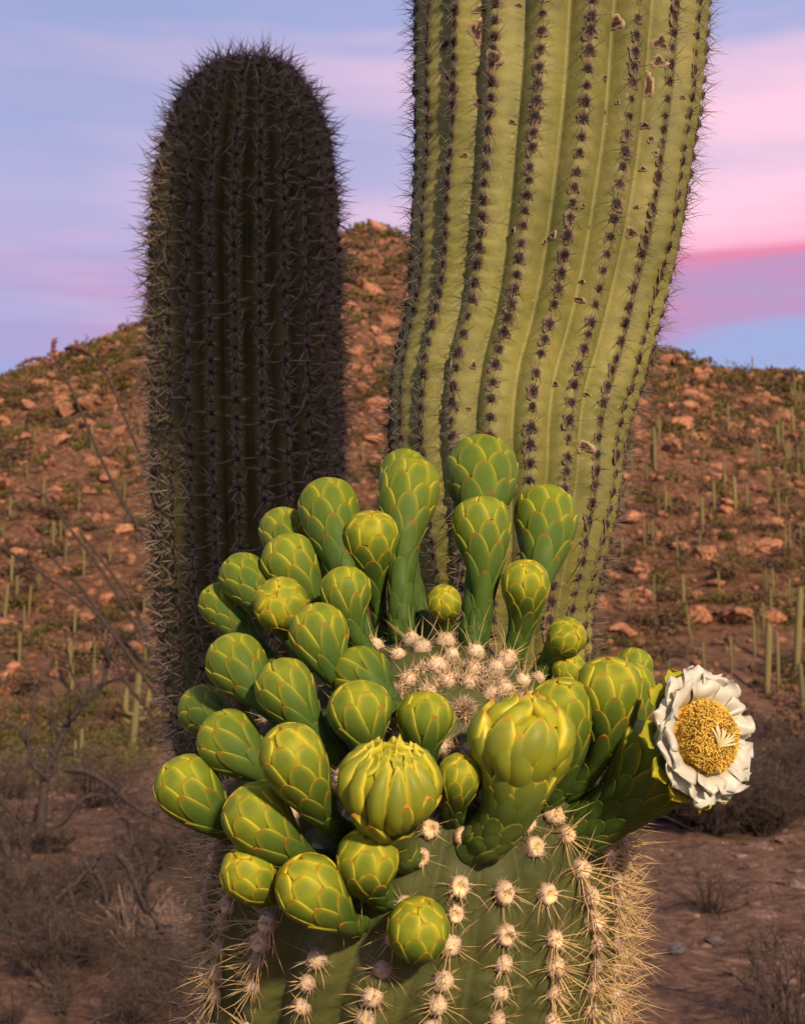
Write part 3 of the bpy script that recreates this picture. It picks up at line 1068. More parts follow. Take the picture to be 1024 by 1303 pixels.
sf += [spine_set(640 + i, [(8, .015, 1.0, .2, .0, .00026), (5, .026, .6, .25, .25, .00032)]).mesh('spines', M['spine_gold'], smooth=False) for i in range(4)]
sf += [spine_set(660 + i, [(16, .023, 1.1, .2, -.05, .00036), (14, .034, .7, .32, -.2, .00044)]).mesh('spines', M['spine_gold'], smooth=False) for i in range(5)]
apexF = SF['c'][-1]
flankF = lambda p: abs(project(p)[0][0] - 527) > 175 and project(p)[1][0] > 1030
place_areoles(rootF, oF, aF, pf, sf, qF, (M['wool'], M['spine_gold']), scale=(.85, 1.15), pick=pick_pad,
              spick=lambda i, p, n, q: int(q.integers(8, 12)) if np.linalg.norm(p - apexF) < .10 else (int(q.integers(12, 17)) if flankF(p) else int(q.integers(0, 8))))

# felt of tan wool in the middle of the crown
g = Geo()
Vt, Nt = SF['V'].reshape(-1, 3), SF['N'].reshape(-1, 3)
apex = SF['c'][-1]
near = np.where(np.linalg.norm(Vt - apex, axis=1) < .044)[0]
q2 = np.random.default_rng(44)
for _ in range(9000):
    i = q2.choice(near)
    p = Vt[i] + q2.normal(size=3) * .002
    d = nrm(Nt[i] * .8 + q2.normal(size=3) * .6)
    w = nrm(np.cross(d, q2.normal(size=3))) * .0004
    g.add(np.array([p - w, p + w, p + d * q2.uniform(.004, .008)]) - oF, [np.array([[0, 1, 2]])], t=q2.uniform(.1, .95))
tag(obj('crown_wool', g.mesh('crown_wool', M['wool'], smooth=False), rootF), kind='stuff')


# ------------------------------------------------------------------ buds
class BudSurf:
    """surface of revolution about a bent axis; coordinates: arc length s from the base, angle phi"""

    def __init__(self, B, ctrl, H, rh, neck=.42, cap=2.2, tip=.95, base_in=.004, mid=.2):
        d1 = nrm(H - ctrl)
        tipP = H + d1 * rh * tip
        t = np.linspace(0, 1, 40)[:, None]
        curve = (1 - t) ** 2 * (B - nrm(ctrl - B) * base_in) + 2 * t * (1 - t) * ctrl + t ** 2 * H
        L1 = np.sum(np.linalg.norm(np.diff(curve, axis=0), axis=1))
        capt = np.linspace(0, 1, 24)[1:, None]
        curve = np.vstack([curve, H + (tipP - H) * np.sin(capt * PI / 2)])
        ax = np.concatenate([[0], np.cumsum(np.linalg.norm(np.diff(curve, axis=0), axis=1))])
        f = ax / L1
        x = np.clip((f - mid) / (1 - mid), 0, 1)
        body = neck + (1 - neck) * (x * x * (3 - 2 * x)) ** 1.35 + .06 * np.clip(1 - f / .25, 0, 1)
        c = np.clip((ax - L1) / (ax[-1] - L1), 0, 1)
        rad = rh * np.where(f <= 1, body, np.maximum(1 - c ** cap, 0) ** (1 / cap))
        self.c, self.rad = curve, np.maximum(rad, 1e-4)
        self.T = nrm(np.gradient(curve, axis=0))
        ref = np.array([.2, .9, .1])
        self.a = nrm(np.cross(self.T, ref))
        self.b = np.cross(self.T, self.a)
        self.S = np.concatenate([[0], np.cumsum(np.hypot(np.diff(ax), np.diff(self.rad)))])
        self.len, self.rh, self.sH = self.S[-1], rh, np.interp(L1, ax, self.S)

    def at(self, s, phi, lift=0.0):
        s = np.clip(s, 0, self.len)
        I = lambda arr: np.stack([np.interp(s, self.S, arr[:, k]) for k in range(3)], -1)
        c, a, b, T = I(self.c), nrm(I(self.a)), nrm(I(self.b)), nrm(I(self.T))
        r = np.interp(s, self.S, self.rad)
        dr = np.interp(s + .0008, self.S, self.rad) - np.interp(s - .0008, self.S, self.rad)
        cp, sp = np.cos(phi)[..., None], np.sin(phi)[..., None]
        out = a * cp + b * sp
        dr = np.clip(dr / .0016, -.985, .985)[..., None]
        n = out * np.sqrt(1 - dr ** 2) - T * dr
        return c + out * r[..., None] + n * np.asarray(lift)[..., None], n

    def tone(self, s):
        """0 at the foot, .6 where the head is widest, 1 at the apex"""
        return np.clip(np.where(s < self.sH, .6 * s / self.sH, .6 + .4 * (s - self.sH) / (self.len - self.sH)), 0, 1)

    def r(self, s):
        return np.interp(s, self.S, self.rad)


A_S = np.array([-1.12, -1.0, -.80, -.42, 0, .42, .80, 1.0, 1.12])
V_S = np.array([0, .22, .45, .65, .80, .90, .965, 1.0, 1.03])


def scale_patch(B, s_tip, length, half_w, phi, lift0, lift1, puff=0.0, skew=0.0, point=.55, tipsize=.8, curl=0.0, side_shift=0.0, redtip=1.0):
    av, vv = np.meshgrid(A_S, V_S)
    core_v = np.clip(vv, 0, 1)
    core_a = np.clip(av, -1, 1)
    # arch outline: full width low, rounding to a blunt point at the tip
    w = np.where(core_v < .35, .82 + .18 * np.sin(core_v / .35 * PI / 2), np.maximum(1 - ((core_v - .35) / .65) ** 2.3, 0) ** point)
    w = np.maximum(w, .035)
    s = s_tip - length * (1 - core_v)
    r = np.maximum(B.r(s), .30 * B.rh * .5)
    ph = phi + skew * (core_v - .5) + np.clip(core_a * half_w * w / r, -1.0, 1.0) + side_shift * core_a ** 2
    skirt = (np.abs(av) > 1) | (vv > 1)
    lift = lift0 + (lift1 - lift0) * core_v + puff * (1 - core_a ** 2) * np.sin(np.clip(core_v * 1.08, 0, 1) * PI) ** .8
    lift = lift + curl * np.clip((core_v - .75) / .25, 0, 1) ** 2
    lift = np.where(skirt, -.0006, lift)
    P, n = B.at(s, ph, lift)
    core = np.exp(-((core_v - .70) / .20) ** 2) * np.clip(1 - core_a ** 2, 0, 1)
    edge = np.clip((np.abs(core_a) - .25) / .75, 0, 1) ** 1.6 * np.clip((core_v - .18) / .3, 0, 1)
    edge = np.maximum(edge, np.clip((core_v - .86) / .14, 0, 1) ** 1.3)
    edge = np.where(skirt, .15, edge)
    tip = np.clip((core_v - .925) / .045, 0, 1) * tipsize * redtip * np.where(skirt, .6, 1)
    height = B.tone(s)
    return P.reshape(-1, 3), [grid_faces(len(A_S), len(V_S))], dict(core=np.where(skirt, 0, core).ravel(), edge=edge.ravel(), tip=tip.ravel(), height=height.ravel()), (P[4, 4], n[4, 4])


def core_geo(B, o, shrink=.0004, nu=24, nv=36, s_max=None):
    g = Geo()
    s = np.linspace(0, (s_max or B.len), nv)
    S_, P_ = np.meshgrid(s, np.arange(nu) / nu * 2 * PI, indexing='ij')
    P, n = B.at(S_, P_, -shrink)
    g.add(P.reshape(-1, 3) - o, [grid_faces(nu, nv, True)], core=.0, edge=.0, tip=.0, height=np.repeat(B.tone(s), nu) * .95)
    return g


def add_bud_object(name, B, patches, root, o, mat, individuals, label=None, piece='scale', tail=None):
    bud = obj(name, core_geo(B, B.c[0]).mesh(name, mat), root, Matrix.Translation(Vector(B.c[0] - o)))
    if label:
        bud['label'] = label
    P = np.array([p[3][0] for p in patches])
    N_ = np.array([p[3][1] for p in patches])
    face = np.einsum('ij,ij->i', nrm(CAM - P), N_)
    hgt = np.array([p[2]['height'].mean() for p in patches])
    order = np.argsort(-(face + hgt * .8))
    ind = set(order[:individuals].tolist())
    g = Geo()
    for i, (V, F, A, _) in enumerate(patches):
        if i in ind:
            gg = Geo()
            gg.add(V - B.c[0], F, **A)
            obj(piece, gg.mesh(piece, mat), bud)
        else:
            g.add(V - B.c[0], F, **A)
    if g.n:
        tag(obj('lesser_scales', g.mesh('lesser_scales', mat), bud), kind='stuff')
    return bud


def normal_at(p):
    d = np.linalg.norm(SF['V'].reshape(-1, 3) - p, axis=1)
    i = int(np.argmin(d))
    return SF['N'].reshape(-1, 3)[i]


_fx, _fy = project(SF['V'].reshape(-1, 3))
_ff = np.einsum('ij,ij->i', nrm(CAM - SF['V'].reshape(-1, 3)), SF['N'].reshape(-1, 3))


def base_on_arm(bx, by):
    d = np.hypot(_fx - bx, _fy - by) + np.where(_ff < -.25, 1e4, 0) + np.where(_ff < 0, 6, 0)
    i = int(np.argmin(d))
    return SF['V'].reshape(-1, 3)[i], SF['N'].reshape(-1, 3)[i]


def make_surf(hx, hy, w, bx, by, L, Y=None, **kw):
    Bp, n = base_on_arm(bx, by)
    n = nrm(n)
    d = nrm(ray(hx, hy))
    Q = Bp + n * L
    H = CAM + d * ((Q - CAM) @ d)
    if Y:
        H = at(hx, hy, Y)
    depth = (H - CAM) @ FWD
    rh = w * .45 / FPX * depth
    dist = np.linalg.norm(H - Bp)
    ctrl = Bp + n * dist * .35 + (H - Bp) * .18
    return BudSurf(Bp, ctrl, H, rh, **kw)


# head centre px, head width px, base px, reach (m), cap exponent, neck
BUDS = [(359, 673, 64, 415, 760, .060, 2.1, .45), (418, 646, 82, 462, 800, .080, 2.5, .42), (472, 684, 75, 490, 812, .068, 2.4, .42), (521, 622, 83, 512, 800, .090, 2.6, .46),
        (514, 602, 66, 535, 792, .095, 2.4, .5), (613, 600, 99, 604, 795, .105, 2.8, .40), (612, 666, 79, 606, 806, .072, 2.7, .50), (694, 657, 85, 672, 800, .085, 2.7, .36),
        (668, 742, 66, 655, 824, .045, 2.3, .58), (565, 766, 47, 566, 812, .022, 2.0, .62), (721, 810, 53, 694, 850, .028, 2.0, .62), (369, 714, 79, 425, 800, .062, 2.2, .45),
        (309, 733, 66, 400, 840, .075, 2.1, .42), (279, 767, 58, 370, 865, .075, 2.0, .45), (358, 770, 75, 420, 850, .058, 2.2, .45), (440, 752, 69, 468, 832, .052, 2.2, .48),
        (406, 806, 81, 445, 890, .056, 2.2, .45), (300, 843, 82, 390, 930, .065, 2.1, .42), (362, 874, 81, 425, 960, .060, 2.2, .45), (460, 860, 80, 500, 905, .050, 2.2, .50),
        (259, 904, 70, 350, 950, .065, 2.0, .48), (291, 943, 86, 380, 1000, .065, 2.1, .46), (458, 905, 90, 490, 980, .058, 2.3, .46), (541, 915, 79, 545, 960, .042, 2.3, .58),
        (371, 962, 90, 440, 1055, .066, 2.1, .44), (238, 1000, 90, 320, 1060, .068, 2.0, .50), (325, 1038, 92, 410, 1095, .062, 2.1, .46),
        (468, 1092, 85, 488, 1142, .050, 2.1, .50), (315, 1111, 74, 372, 1140, .055, 2.0, .50), (394, 1130, 93, 455, 1180, .058, 2.1, .46), (532, 1181, 85, 535, 1212, .045, 2.1, .52),
        (584, 988, 60, 572, 1040, .030, 2.2, .62), (712, 898, 82, 690, 1015, .060, 2.4, .50), (774, 874, 90, 725, 1005, .068, 2.4, .46), (803, 873, 64, 770, 985, .070, 2.2, .5), (806, 848, 52, 765, 930, .060, 2.1, .5), (724, 852, 46, 712, 905, .030, 2.1, .6)]
HEAD_Y = {0: 1.03, 1: 1.00, 2: .97, 3: 1.0, 4: 1.05, 5: 1.055, 6: .975, 7: 1.03, 8: .955, 9: .945, 10: .945, 11: .985, 12: 1.0, 13: 1.02, 14: .955, 15: .94, 16: .905, 17: .93, 18: .885, 19: .90,
          20: .97, 21: .905, 22: .862, 23: .865, 25: .905, 26: .836, 29: .83, 34: .965, 35: 1.0, 36: .955}     # how far out each head stands
GOLD = PI * (3 - math.sqrt(5))
qb = np.random.default_rng(55)
for bi, (hx, hy, w, bx, by, L, cap, neck) in enumerate(BUDS):
    B = make_surf(hx, hy, w, bx, by, L, HEAD_Y.get(bi), neck=neck - .13 + qb.normal() * .03, cap=cap + qb.normal() * .12, mid=.26 + qb.uniform(-.08, .06), tip=(.86 if cap > 2.35 else .95) * qb.uniform(.94, 1.08))
    # golden-angle spiral of scales from the apex down
    sg = np.linspace(0, B.len, 400)                         # distance from apex
    r_ = B.r(B.len - sg)
    dcap, dst = .70 * B.rh, .50 * B.rh
    hh = 1 - sg / B.len
    d_ = dst + (dcap - dst) * np.clip((hh - .35) / .35, 0, 1)
    d_ = np.maximum(d_ * (1 - .35 * np.clip((.22 - hh) / .22, 0, 1)), .0042)
    asp = np.where(hh > .62, 1.12, 1.12 + 1.3 * np.clip((.62 - hh) / .22, 0, 1))  # elongated on the stalk
    asp = np.where(hh < .25, 1.5, asp)
    cum = np.concatenate([[0], np.cumsum((2 * PI * r_ / (d_ * d_ * asp))[:-1] * np.diff(sg))])
    n_sc = int(min(cum[-1], 110))
    off = qb.uniform(0, 2 * PI)
    patches = []
    for i in range(n_sc):
        sa = np.interp(i + .35, cum, sg)
        d = np.interp(sa, sg, d_)
        a_ = np.interp(sa, sg, asp)
        ln = d * a_ * 1.55
        low = 1 - sa / B.len
        s_tip = min(B.len - sa + ln * .42, B.len - .0006)
        th = (.0012 if low > .45 else .0017) * B.rh / .02
        patches.append(scale_patch(B, s_tip, ln * qb.uniform(.95, 1.1), d * .60 * qb.uniform(.95, 1.08), off + i * GOLD + qb.normal() * .05, .0002, th * qb.uniform(.85, 1.2),
                                   puff=(.00032 if low > .45 else .0008) * B.rh / .02, tipsize=.9 if low > .3 else .25))
    add_bud_object('flower_bud', B, patches, rootF, oF, M['bud'], 7)

# ---- two buds about to open
B = make_surf(498, 990, 122, 520, 1090, .060, .815, neck=.36, cap=2.5, tip=.58, mid=.25)
pt = []
for lev, cnt, ln, wd in ((.14, 8, .016, .0055), (.30, 9, .022, .0066), (.48, 10, .026, .0080)):
    for i in range(cnt):                                     # grey-green sepals on the stalk
        pt.append(scale_patch(B, B.sH * (lev + .12) + qb.uniform(-.003, .003), ln, wd, (i + lev * 3) / cnt * 2 * PI, .0002, .0018, .001, tipsize=.3))
for i in range(13):                                          # long swollen tepals
    pt.append(scale_patch(B, B.len * qb.uniform(.84, .90), B.rh * 1.8, B.rh * .25 * qb.uniform(.9, 1.15), i / 13 * 2 * PI + qb.normal() * .06, .0004, .0018, .0058 * qb.uniform(.8, 1.2), skew=qb.normal() * .15, curl=.004, tipsize=.15, point=.8))
for i in range(10):                                          # shorter ones with rusty tips over them
    pt.append(scale_patch(B, B.sH * qb.uniform(.80, 1.12), B.rh * 1.0, B.rh * .22, (i + .45) / 10 * 2 * PI + qb.normal() * .1, .001, .0064, .0022, tipsize=1.0))
for i in range(14):                                          # frilled tips standing round the opening
    pt.append(scale_patch(B, B.len * qb.uniform(.88, .95), B.rh * .55, B.rh * qb.uniform(.13, .22), (i + .3) / 14 * 2 * PI + qb.normal() * .15, .001, .003, .001, skew=qb.normal() * .5, curl=.0055 * qb.uniform(.5, 1.3), tipsize=.0, point=.9))
for i in range(6):
    pt.append(scale_patch(B, B.len * .985, B.rh * .35, B.rh * .12, i / 6 * 2 * PI + qb.normal() * .2, .000, .001, .002, skew=qb.normal() * .6, curl=.003, tipsize=.0))
add_bud_object('opening_bud', B, pt, rootF, oF, M['tepal'], 34, 'swollen yellow-green bud with frilled open tip', 'tepal')

B = make_surf(664, 938, 118, 602, 1068, .062, .832, neck=.50, cap=2.5, tip=.62, mid=.2)
pt = []
for lev, cnt, ln, wd in ((.08, 8, .014, .0052), (.22, 9, .020, .0062), (.36, 9, .026, .0072), (.52, 10, .032, .0082), (.68, 10, .034, .0092)):
    for i in range(cnt):
        pt.append(scale_patch(B, B.sH * (lev + .16) + qb.uniform(-.004, .004), ln, wd, (i + .5 * (int(lev * 7) % 2)) / cnt * 2 * PI + qb.normal() * .06, .0002, .0022, .0014, tipsize=.2 if lev < .4 else .5))
for i in range(11):
    pt.append(scale_patch(B, B.sH * 1.06 + qb.uniform(-.004, .006), B.rh * 1.25, B.rh * .30, i / 11 * 2 * PI + qb.normal() * .1, .0010, .0052, .0040, skew=qb.normal() * .15, tipsize=.8))
for i in range(7):
    pt.append(scale_patch(B, B.len * .86 + qb.uniform(-.004, .002), B.rh * 1.15, B.rh * .38, (i + .35) / 7 * 2 * PI + qb.normal() * .15, .001, .0075 * qb.uniform(.8, 1.2), .0040, skew=.45 + qb.normal() * .2, tipsize=.8, curl=.0015, point=.7))
for i in range(5):
    pt.append(scale_patch(B, B.len * .97, B.rh * .8, B.rh * .26, i / 5 * 2 * PI + .4 + qb.normal() * .2, .002, .0080, .003, skew=.7 + qb.normal() * .3, tipsize=.9, curl=.004, point=.8))
add_bud_object('opening_bud', B, pt, rootF, oF, M['tepal'], 34, 'swollen bud with overlapping yellow tepals closed in a twist', 'tepal')

# ------------------------------------------------------------------ the open flower
Bp, n0 = base_on_arm(742, 1055)
fn = nrm(RGT * .56 + UPV * .27 - FWD * .79)                  # where the flower faces
Fc = at(902, 936, .842)
Hc = Fc - fn * .033
B = BudSurf(Bp, Bp + nrm(nrm(Hc - Bp) + n0 * .25) * np.linalg.norm(Hc - Bp) * .62 - UPV * .006, Hc, .029, neck=.54, cap=2.0, tip=.06, mid=.2)
pt = []
i = 0
sg = np.linspace(0, B.sH * .95, 300)
d_ = .0075 + .007 * sg / B.len
cum = np.concatenate([[0], np.cumsum((2 * PI * B.r(sg) / (d_ * d_ * 1.7))[:-1] * np.diff(sg))])
for i in range(int(cum[-1])):
    s = np.interp(i + .5, cum, sg)
    d = np.interp(s, sg, d_)
    pt.append(scale_patch(B, min(s + d * 1.1, B.sH * 1.02), d * 2.5, d * .62, i * GOLD, .0002, .0017, .0009, tipsize=.35 if s < B.sH * .7 else .9))
flower = empty('flower', Bp - oF)
flower.parent = rootF
flower['label'] = 'open white waxy flower with yellow stamens'
gb = core_geo(B, Bp)
for V, F, A, _ in pt:
    gb.add(V - Bp, F, **A)
obj('flower_tube', gb.mesh('flower_tube', M['bud']), flower)
ux = nrm(RGT - (RGT @ fn) * fn)
uy = np.cross(fn, ux)
FW = np.stack([ux, uy, fn], 1)                               # local (x, y, out) -> world


def petal(az, length, width, r0, out_deg, curl_deg, lift, seed, mat, ruffle=.0018, cup=.25):
    q = np.random.default_rng(seed)
    nu, nv = 13, 14
    v = np.linspace(0, 1, nv)
    ang = R(out_deg) + R(curl_deg) * v ** 1.4                # angle from the outward normal towards the plane and beyond
    dr, dz = np.sin(ang), np.cos(ang)
    rr = r0 + length * np.concatenate([[0], np.cumsum((dr[1:] + dr[:-1]) / 2 / (nv - 1))])
    zz = lift + length * np.concatenate([[0], np.cumsum((dz[1:] + dz[:-1]) / 2 / (nv - 1))])
    wv = width * (.45 + .55 * np.sin(np.clip(v * 1.25, 0, 1) * PI / 2) ** 1.2) * np.maximum(1 - np.clip((v - .70) / .30, 0, 1) ** 2.2 * .72, 0)
    a = np.linspace(-1, 1, nu)
    A_, V_ = np.meshgrid(a, np.arange(nv))
    ph1, ph2 = q.uniform(0, 6, 2)
    x_t = A_ * wv[V_] * .5
    edge = np.abs(A_) ** 2
    rip = ruffle * (np.sin(A_ * 5 + ph1 + v[V_] * 4) * v[V_] ** 1.5 + .7 * edge * np.sin(v[V_] * 11 + ph2 + A_ * 2) * v[V_])
    h = -cup * width * (1 - A_ ** 2) * .5 + rip + cup * width * .2
    # normal of the petal sheet in (r, z)
    nr, nz = -np.cos(ang)[V_], np.sin(ang)[V_]
    notch = .03 * length * (np.sin(A_ * 5 + ph2) - 4.0 * A_ ** 2) * np.clip((v[V_] - .8) / .2, 0, 1)
    r_ = rr[V_] + nr * h + dr[V_] * notch
    z_ = zz[V_] + nz * h + dz[V_] * notch
    th = 0.0010 * (1 - .6 * edge)
    ca, sa = math.cos(az), math.sin(az)

    def world_(r__, z__):
        X_ = ca * r__ - sa * x_t
        Y_ = sa * r__ + ca * x_t
        return np.stack([X_, Y_, z__], -1).reshape(-1, 3) @ FW.T + (Fc - Bp)
    top, bot = world_(r_, z_), world_(r_ - nr * th, z_ - nz * th)
    g = Geo()
    f = grid_faces(nu, nv)
    k = nu * nv
    border = list(range(nu)) + [nu * j + nu - 1 for j in range(1, nv)] + [nu * (nv - 1) + j for j in range(nu - 2, -1, -1)] + [nu * j for j in range(nv - 2, 0, -1)]
    bb = np.array(border)
    rim = np.stack([bb, np.roll(bb, -1), np.roll(bb, -1) + k, bb + k], 1)
    g.add(np.vstack([top, bot]), [f[:, ::-1], f + k, rim], height=np.tile(v[V_].ravel(), 2), edge=0.0, core=0.0, tip=np.tile(np.clip((v[V_].ravel() - .9) / .1, 0, 1) * .6, 2))
    return g.mesh('petal', mat)


qp = np.random.default_rng(66)
for i in range(12):
    obj('sepal', petal(i / 12 * 2 * PI + qp.normal() * .08, .021, .017, .0255, 40, 75, -.0185, 900 + i, M['tepal'], .0008), flower)
for i in range(11):
    obj('petal', petal(i / 11 * 2 * PI + qp.normal() * .08, .0245 * qp.uniform(.90, 1.10), .0270 * qp.uniform(.9, 1.1), .0205, 36 + qp.normal() * 5, 88 + qp.normal() * 14, -.0115, 920 + i, M['petal'], .0024, .20), flower)
for i in range(9):
    obj('petal', petal((i + .5) / 9 * 2 * PI + qp.normal() * .10, .0205 * qp.uniform(.88, 1.1), .0255 * qp.uniform(.9, 1.1), .0200, 22 + qp.normal() * 6, 98 + qp.normal() * 16, -.0085, 950 + i, M['petal'], .0024, .20), flower)
g = Geo()                                                    # stamens: a packed dome of filaments and anthers
oc = np.array([[1, 0, 0], [-1, 0, 0], [0, 1, 0], [0, -1, 0], [0, 0, 1.5], [0, 0, -1.5]], float)
of = np.array([[0, 2, 4], [2, 1, 4], [1, 3, 4], [3, 0, 4], [2, 0, 5], [1, 2, 5], [3, 1, 5], [0, 3, 5]])
for i in range(2600):
    rr = .0222 * math.sqrt((i + .5) / 2600)
    az = i * GOLD + qp.normal() * .15
    zz = .0085 - .0095 * (rr / .0222) ** 5 - .010 * max(0, (.006 - rr) / .006) + qp.normal() * .0011
    p = np.array([rr * math.cos(az), rr * math.sin(az), zz])
    rot_ = nrm(qp.normal(size=(3, 3)))
    o_ = (oc * np.array([1, 1, 1.9]) * .00040 * qp.uniform(.8, 1.3)) @ np.linalg.qr(rot_)[0]
    g.add((p + o_) @ FW.T + Fc - Bp, [of], t=qp.uniform(.45, 1))
    q0 = np.array([p[0] * .82, p[1] * .82, -.010])
    w_ = nrm(np.cross(p - q0, qp.normal(size=3))) * .00022
    g.add(np.array([q0 - w_, q0 + w_, p + w_ * .5, p - w_ * .5]) @ FW.T + Fc - Bp, [np.array([[0, 1, 2, 3]])], t=qp.uniform(0, .5))
th = np.arange(32) / 32 * 2 * PI
disc = np.vstack([np.stack([r__ * np.cos(th), r__ * np.sin(th), np.full(32, z__)], 1) for r__, z__ in ((.0225, -.016), (.0205, -.008), (.017, -.004), (.001, -.006))])
g.add(disc @ FW.T + Fc - Bp, [grid_faces(32, 4, True)], t=.15)
tag(obj('stamens', g.mesh('stamens', M['anther'], smooth=False), flower), kind='stuff')
g = Geo()
sc_ = np.array([-.002, -.008])
for i in range(9):
    az = R(8) + i / 8 * R(125) + qp.normal() * .06
    l_ = .0135 * qp.uniform(.8, 1.1)
    d2 = np.array([math.cos(az), math.sin(az)])
    P = np.array([[*(sc_ + d2 * l_ * f * .9), .0085 + .0065 * f - .003 * f ** 3] for f in np.linspace(0, 1, 7)])
    V, F = tube(P @ FW.T + Fc - Bp, np.array([.0007, .0008, .0008, .0008, .0007, .0006, .0004]), 6)
    g.add(V, F, t=np.append(np.repeat(np.linspace(0, 1, 7), 6), 1))
obj('stigma', g.mesh('stigma', M['stigma']), flower)


# ------------------------------------------------------------------ trees and brush on the flat
def branch_path(pts, Y, n=14, wob=.0, q=None):
    P = np.array([at(a, b, Y + dy) for a, b, dy in pts])
    P = smooth_path(P, n)
    if q is not None and wob:
        P[1:] += np.cumsum(q.normal(size=P[1:].shape) * wob, 0) * .5
    return P


def twiggy(g, P, rad0, q, n_side, length, rad=.004, depth=1, up=.3):
    """side twigs growing from a branch path"""
    for _ in range(n_side):
        i = q.integers(len(P) // 4, len(P) - 1)
        d = nrm(nrm(P[min(i + 1, len(P) - 1)] - P[i - 1]) * .5 + q.normal(size=3) * .7 + np.array([0, 0, up]))
        L = length * q.uniform(.4, 1.2)
        n = 6
        W = P[i] + d * np.linspace(0, L, n)[:, None]
        W[1:] += np.cumsum(q.normal(size=(n - 1, 3)) * L * .05, 0)
        V, F = tube(W, np.linspace(rad, rad * .35, n), 4)
        g.add(V, F, t=np.append(np.repeat(np.linspace(.2, .8, n), 4), .9))
        if depth > 0:
            twiggy(g, W, rad, q, 3, L * .5, rad * .6, depth - 1, up)


# bare branching tree: each main limb its own part
Yt = 13.6
base = at(50, 1080, Yt)
base[2] = float(ground_z(base[0], base[1]))
troot = empty('bare_tree', base)
tag(troot, 'bare grey branching desert tree with a forked trunk on the flat', 'tree')
limbs = [[(50, 1082, 0), (53, 1050, 0), (57, 1015, 0), (66, 975, .05), (80, 938, .1), (100, 903, .1), (120, 880, .15), (135, 870, .2), (140, 845, .2), (141, 820, .3)],
         [(61, 992, 0), (50, 978, -.1), (43, 966, -.1), (40, 945, -.1), (38, 925, 0), (44, 900, .1), (46, 865, .2)],
         [(41, 962, 0), (30, 940, 0), (18, 928, .1), (0, 922, .2), (-20, 925, .3)],
         [(135, 871, .2), (148, 860, .1), (160, 850, .1)], [(100, 903, .1), (104, 880, .2), (98, 860, .2), (92, 830, .3), (85, 805, .3)], [(120, 880, .15), (117, 850, .3), (119, 825, .4)],
         [(80, 938, .1), (66, 920, .3), (63, 895, .5), (64, 870, .6)], [(66, 975, 0), (84, 960, .2), (110, 950, .4), (128, 962, .4)], [(139, 848, .2), (146, 835, .0), (152, 815, 0)], [(88, 925, .1), (92, 900, -.2), (96, 870, -.3)]]
lr = [.052, .028, .02, .015, .014, .013, .015, .013, .009, .011]
qt = np.random.default_rng(77)
for k, (pts, r0) in enumerate(zip(limbs, lr)):
    P = branch_path(pts, Yt, 18, .012, qt)
    g = Geo()
    V, F = tube(P - base, np.linspace(r0, r0 * .38, len(P)), 8)
    g.add(V, F, t=.5)
    twiggy(g, P - base, r0, qt, 7 if k else 4, .35, .006, 1, .25)
    obj('trunk' if k == 0 else 'limb', g.mesh('limb', M['bark']), troot)

# ocotillo: long wands rising from one root
Yo = 13.0
base = at(268, 1090, Yo)
base[2] = float(ground_z(base[0], base[1]))
oroot = empty('ocotillo', base)
tag(oroot, 'ocotillo with long thorny wands tipped by red blooms behind the dark saguaro', 'ocotillo')
wands = [[(268, 1092, 0), (255, 900, 0), (225, 770, 0), (196, 708, 0), (160, 649, 0), (123, 578, 0), (104, 532, 0), (85, 490, 0), (66, 461, 0)],
         [(268, 1092, 0), (255, 860, .3), (225, 700, .4), (184, 593, .4), (153, 517, .4), (140, 485, .4), (122, 458, .4), (104, 444, .4), (84, 444, .4)],
         [(268, 1092, 0), (240, 920, -.3), (203, 847, -.4), (157, 766, -.4), (112, 700, -.5), (80, 660, -.5), (57, 632, -.5), (36, 622, -.5)],
         [(268, 1092, 0), (238, 940, .2), (203, 890, .3), (160, 830, .4), (114, 773, .5), (80, 750, .5), (40, 722, .5), (0, 696, .5), (-20, 680, .5)],
         [(268, 1092, 0), (235, 930, .5), (190, 850, .7), (140, 800, .8), (100, 745, .9), (70, 715, .9), (46, 680, .9), (38, 672, .9)],
         [(268, 1092, 0), (245, 930, .1), (205, 850, .2), (170, 770, .3), (130, 710, .4), (102, 676, .5)],
         [(268, 1092, 0), (230, 960, -.2), (195, 910, -.3), (165, 870, -.4), (135, 815, -.4), (118, 790, -.4)]]
qo = np.random.default_rng(78)
for k, pts in enumerate(wands):
    P = branch_path(pts, Yo, 60, .0035, qo)
    g = Geo()
    V, F = tube(P - base, np.linspace(.026, .012, len(P)), 7)
    g.add(V, F, t=np.append(np.repeat(np.linspace(0, 1, len(P)), 7), 1))
    for i in range(8, 60):
        for _ in range(3):
            d = nrm(qo.normal(size=3) + [0, 0, .2])
            w = nrm(np.cross(d, qo.normal(size=3))) * .004
            p = P[i] - base + qo.normal(size=3) * .01
            g.add(np.array([p - w, p + w, p + d * .05]), [np.array([[0, 1, 2]])], t=.7)
    wd = obj('wand', g.mesh('wand', M['ocotillo'], smooth=True), oroot)
    tips = []
    if k == 0:
        tips = [[(66, 462, 0), (67, 450, 0), (70, 433, 0)], [(66, 462, 0), (50, 457, 0), (38, 458, 0), (24, 465, 0)]]
    elif k == 1:
        tips = [[(112, 450, .4), (98, 441, .4), (84, 444, .4)]]
    elif k == 4:
        tips = [[(48, 684, .9), (40, 674, .9), (34, 668, .9)]]
    for tp in tips:
        PP = branch_path(tp, Yo, 16)
        g = Geo()
        V, F = tube(PP - base, .012, 5)
        g.add(V, F, t=.2)
        for p in PP:
            for _ in range(5):
                s = .011 * qo.uniform(.6, 1.3)
                g.add(ICO1[0] * s + p - base + qo.normal(size=3) * .011, [ICO1[1]], t=qo.uniform(0, 1))
        obj('bloom_spike', g.mesh('bloom_spike', M['red_bloom']), wd)


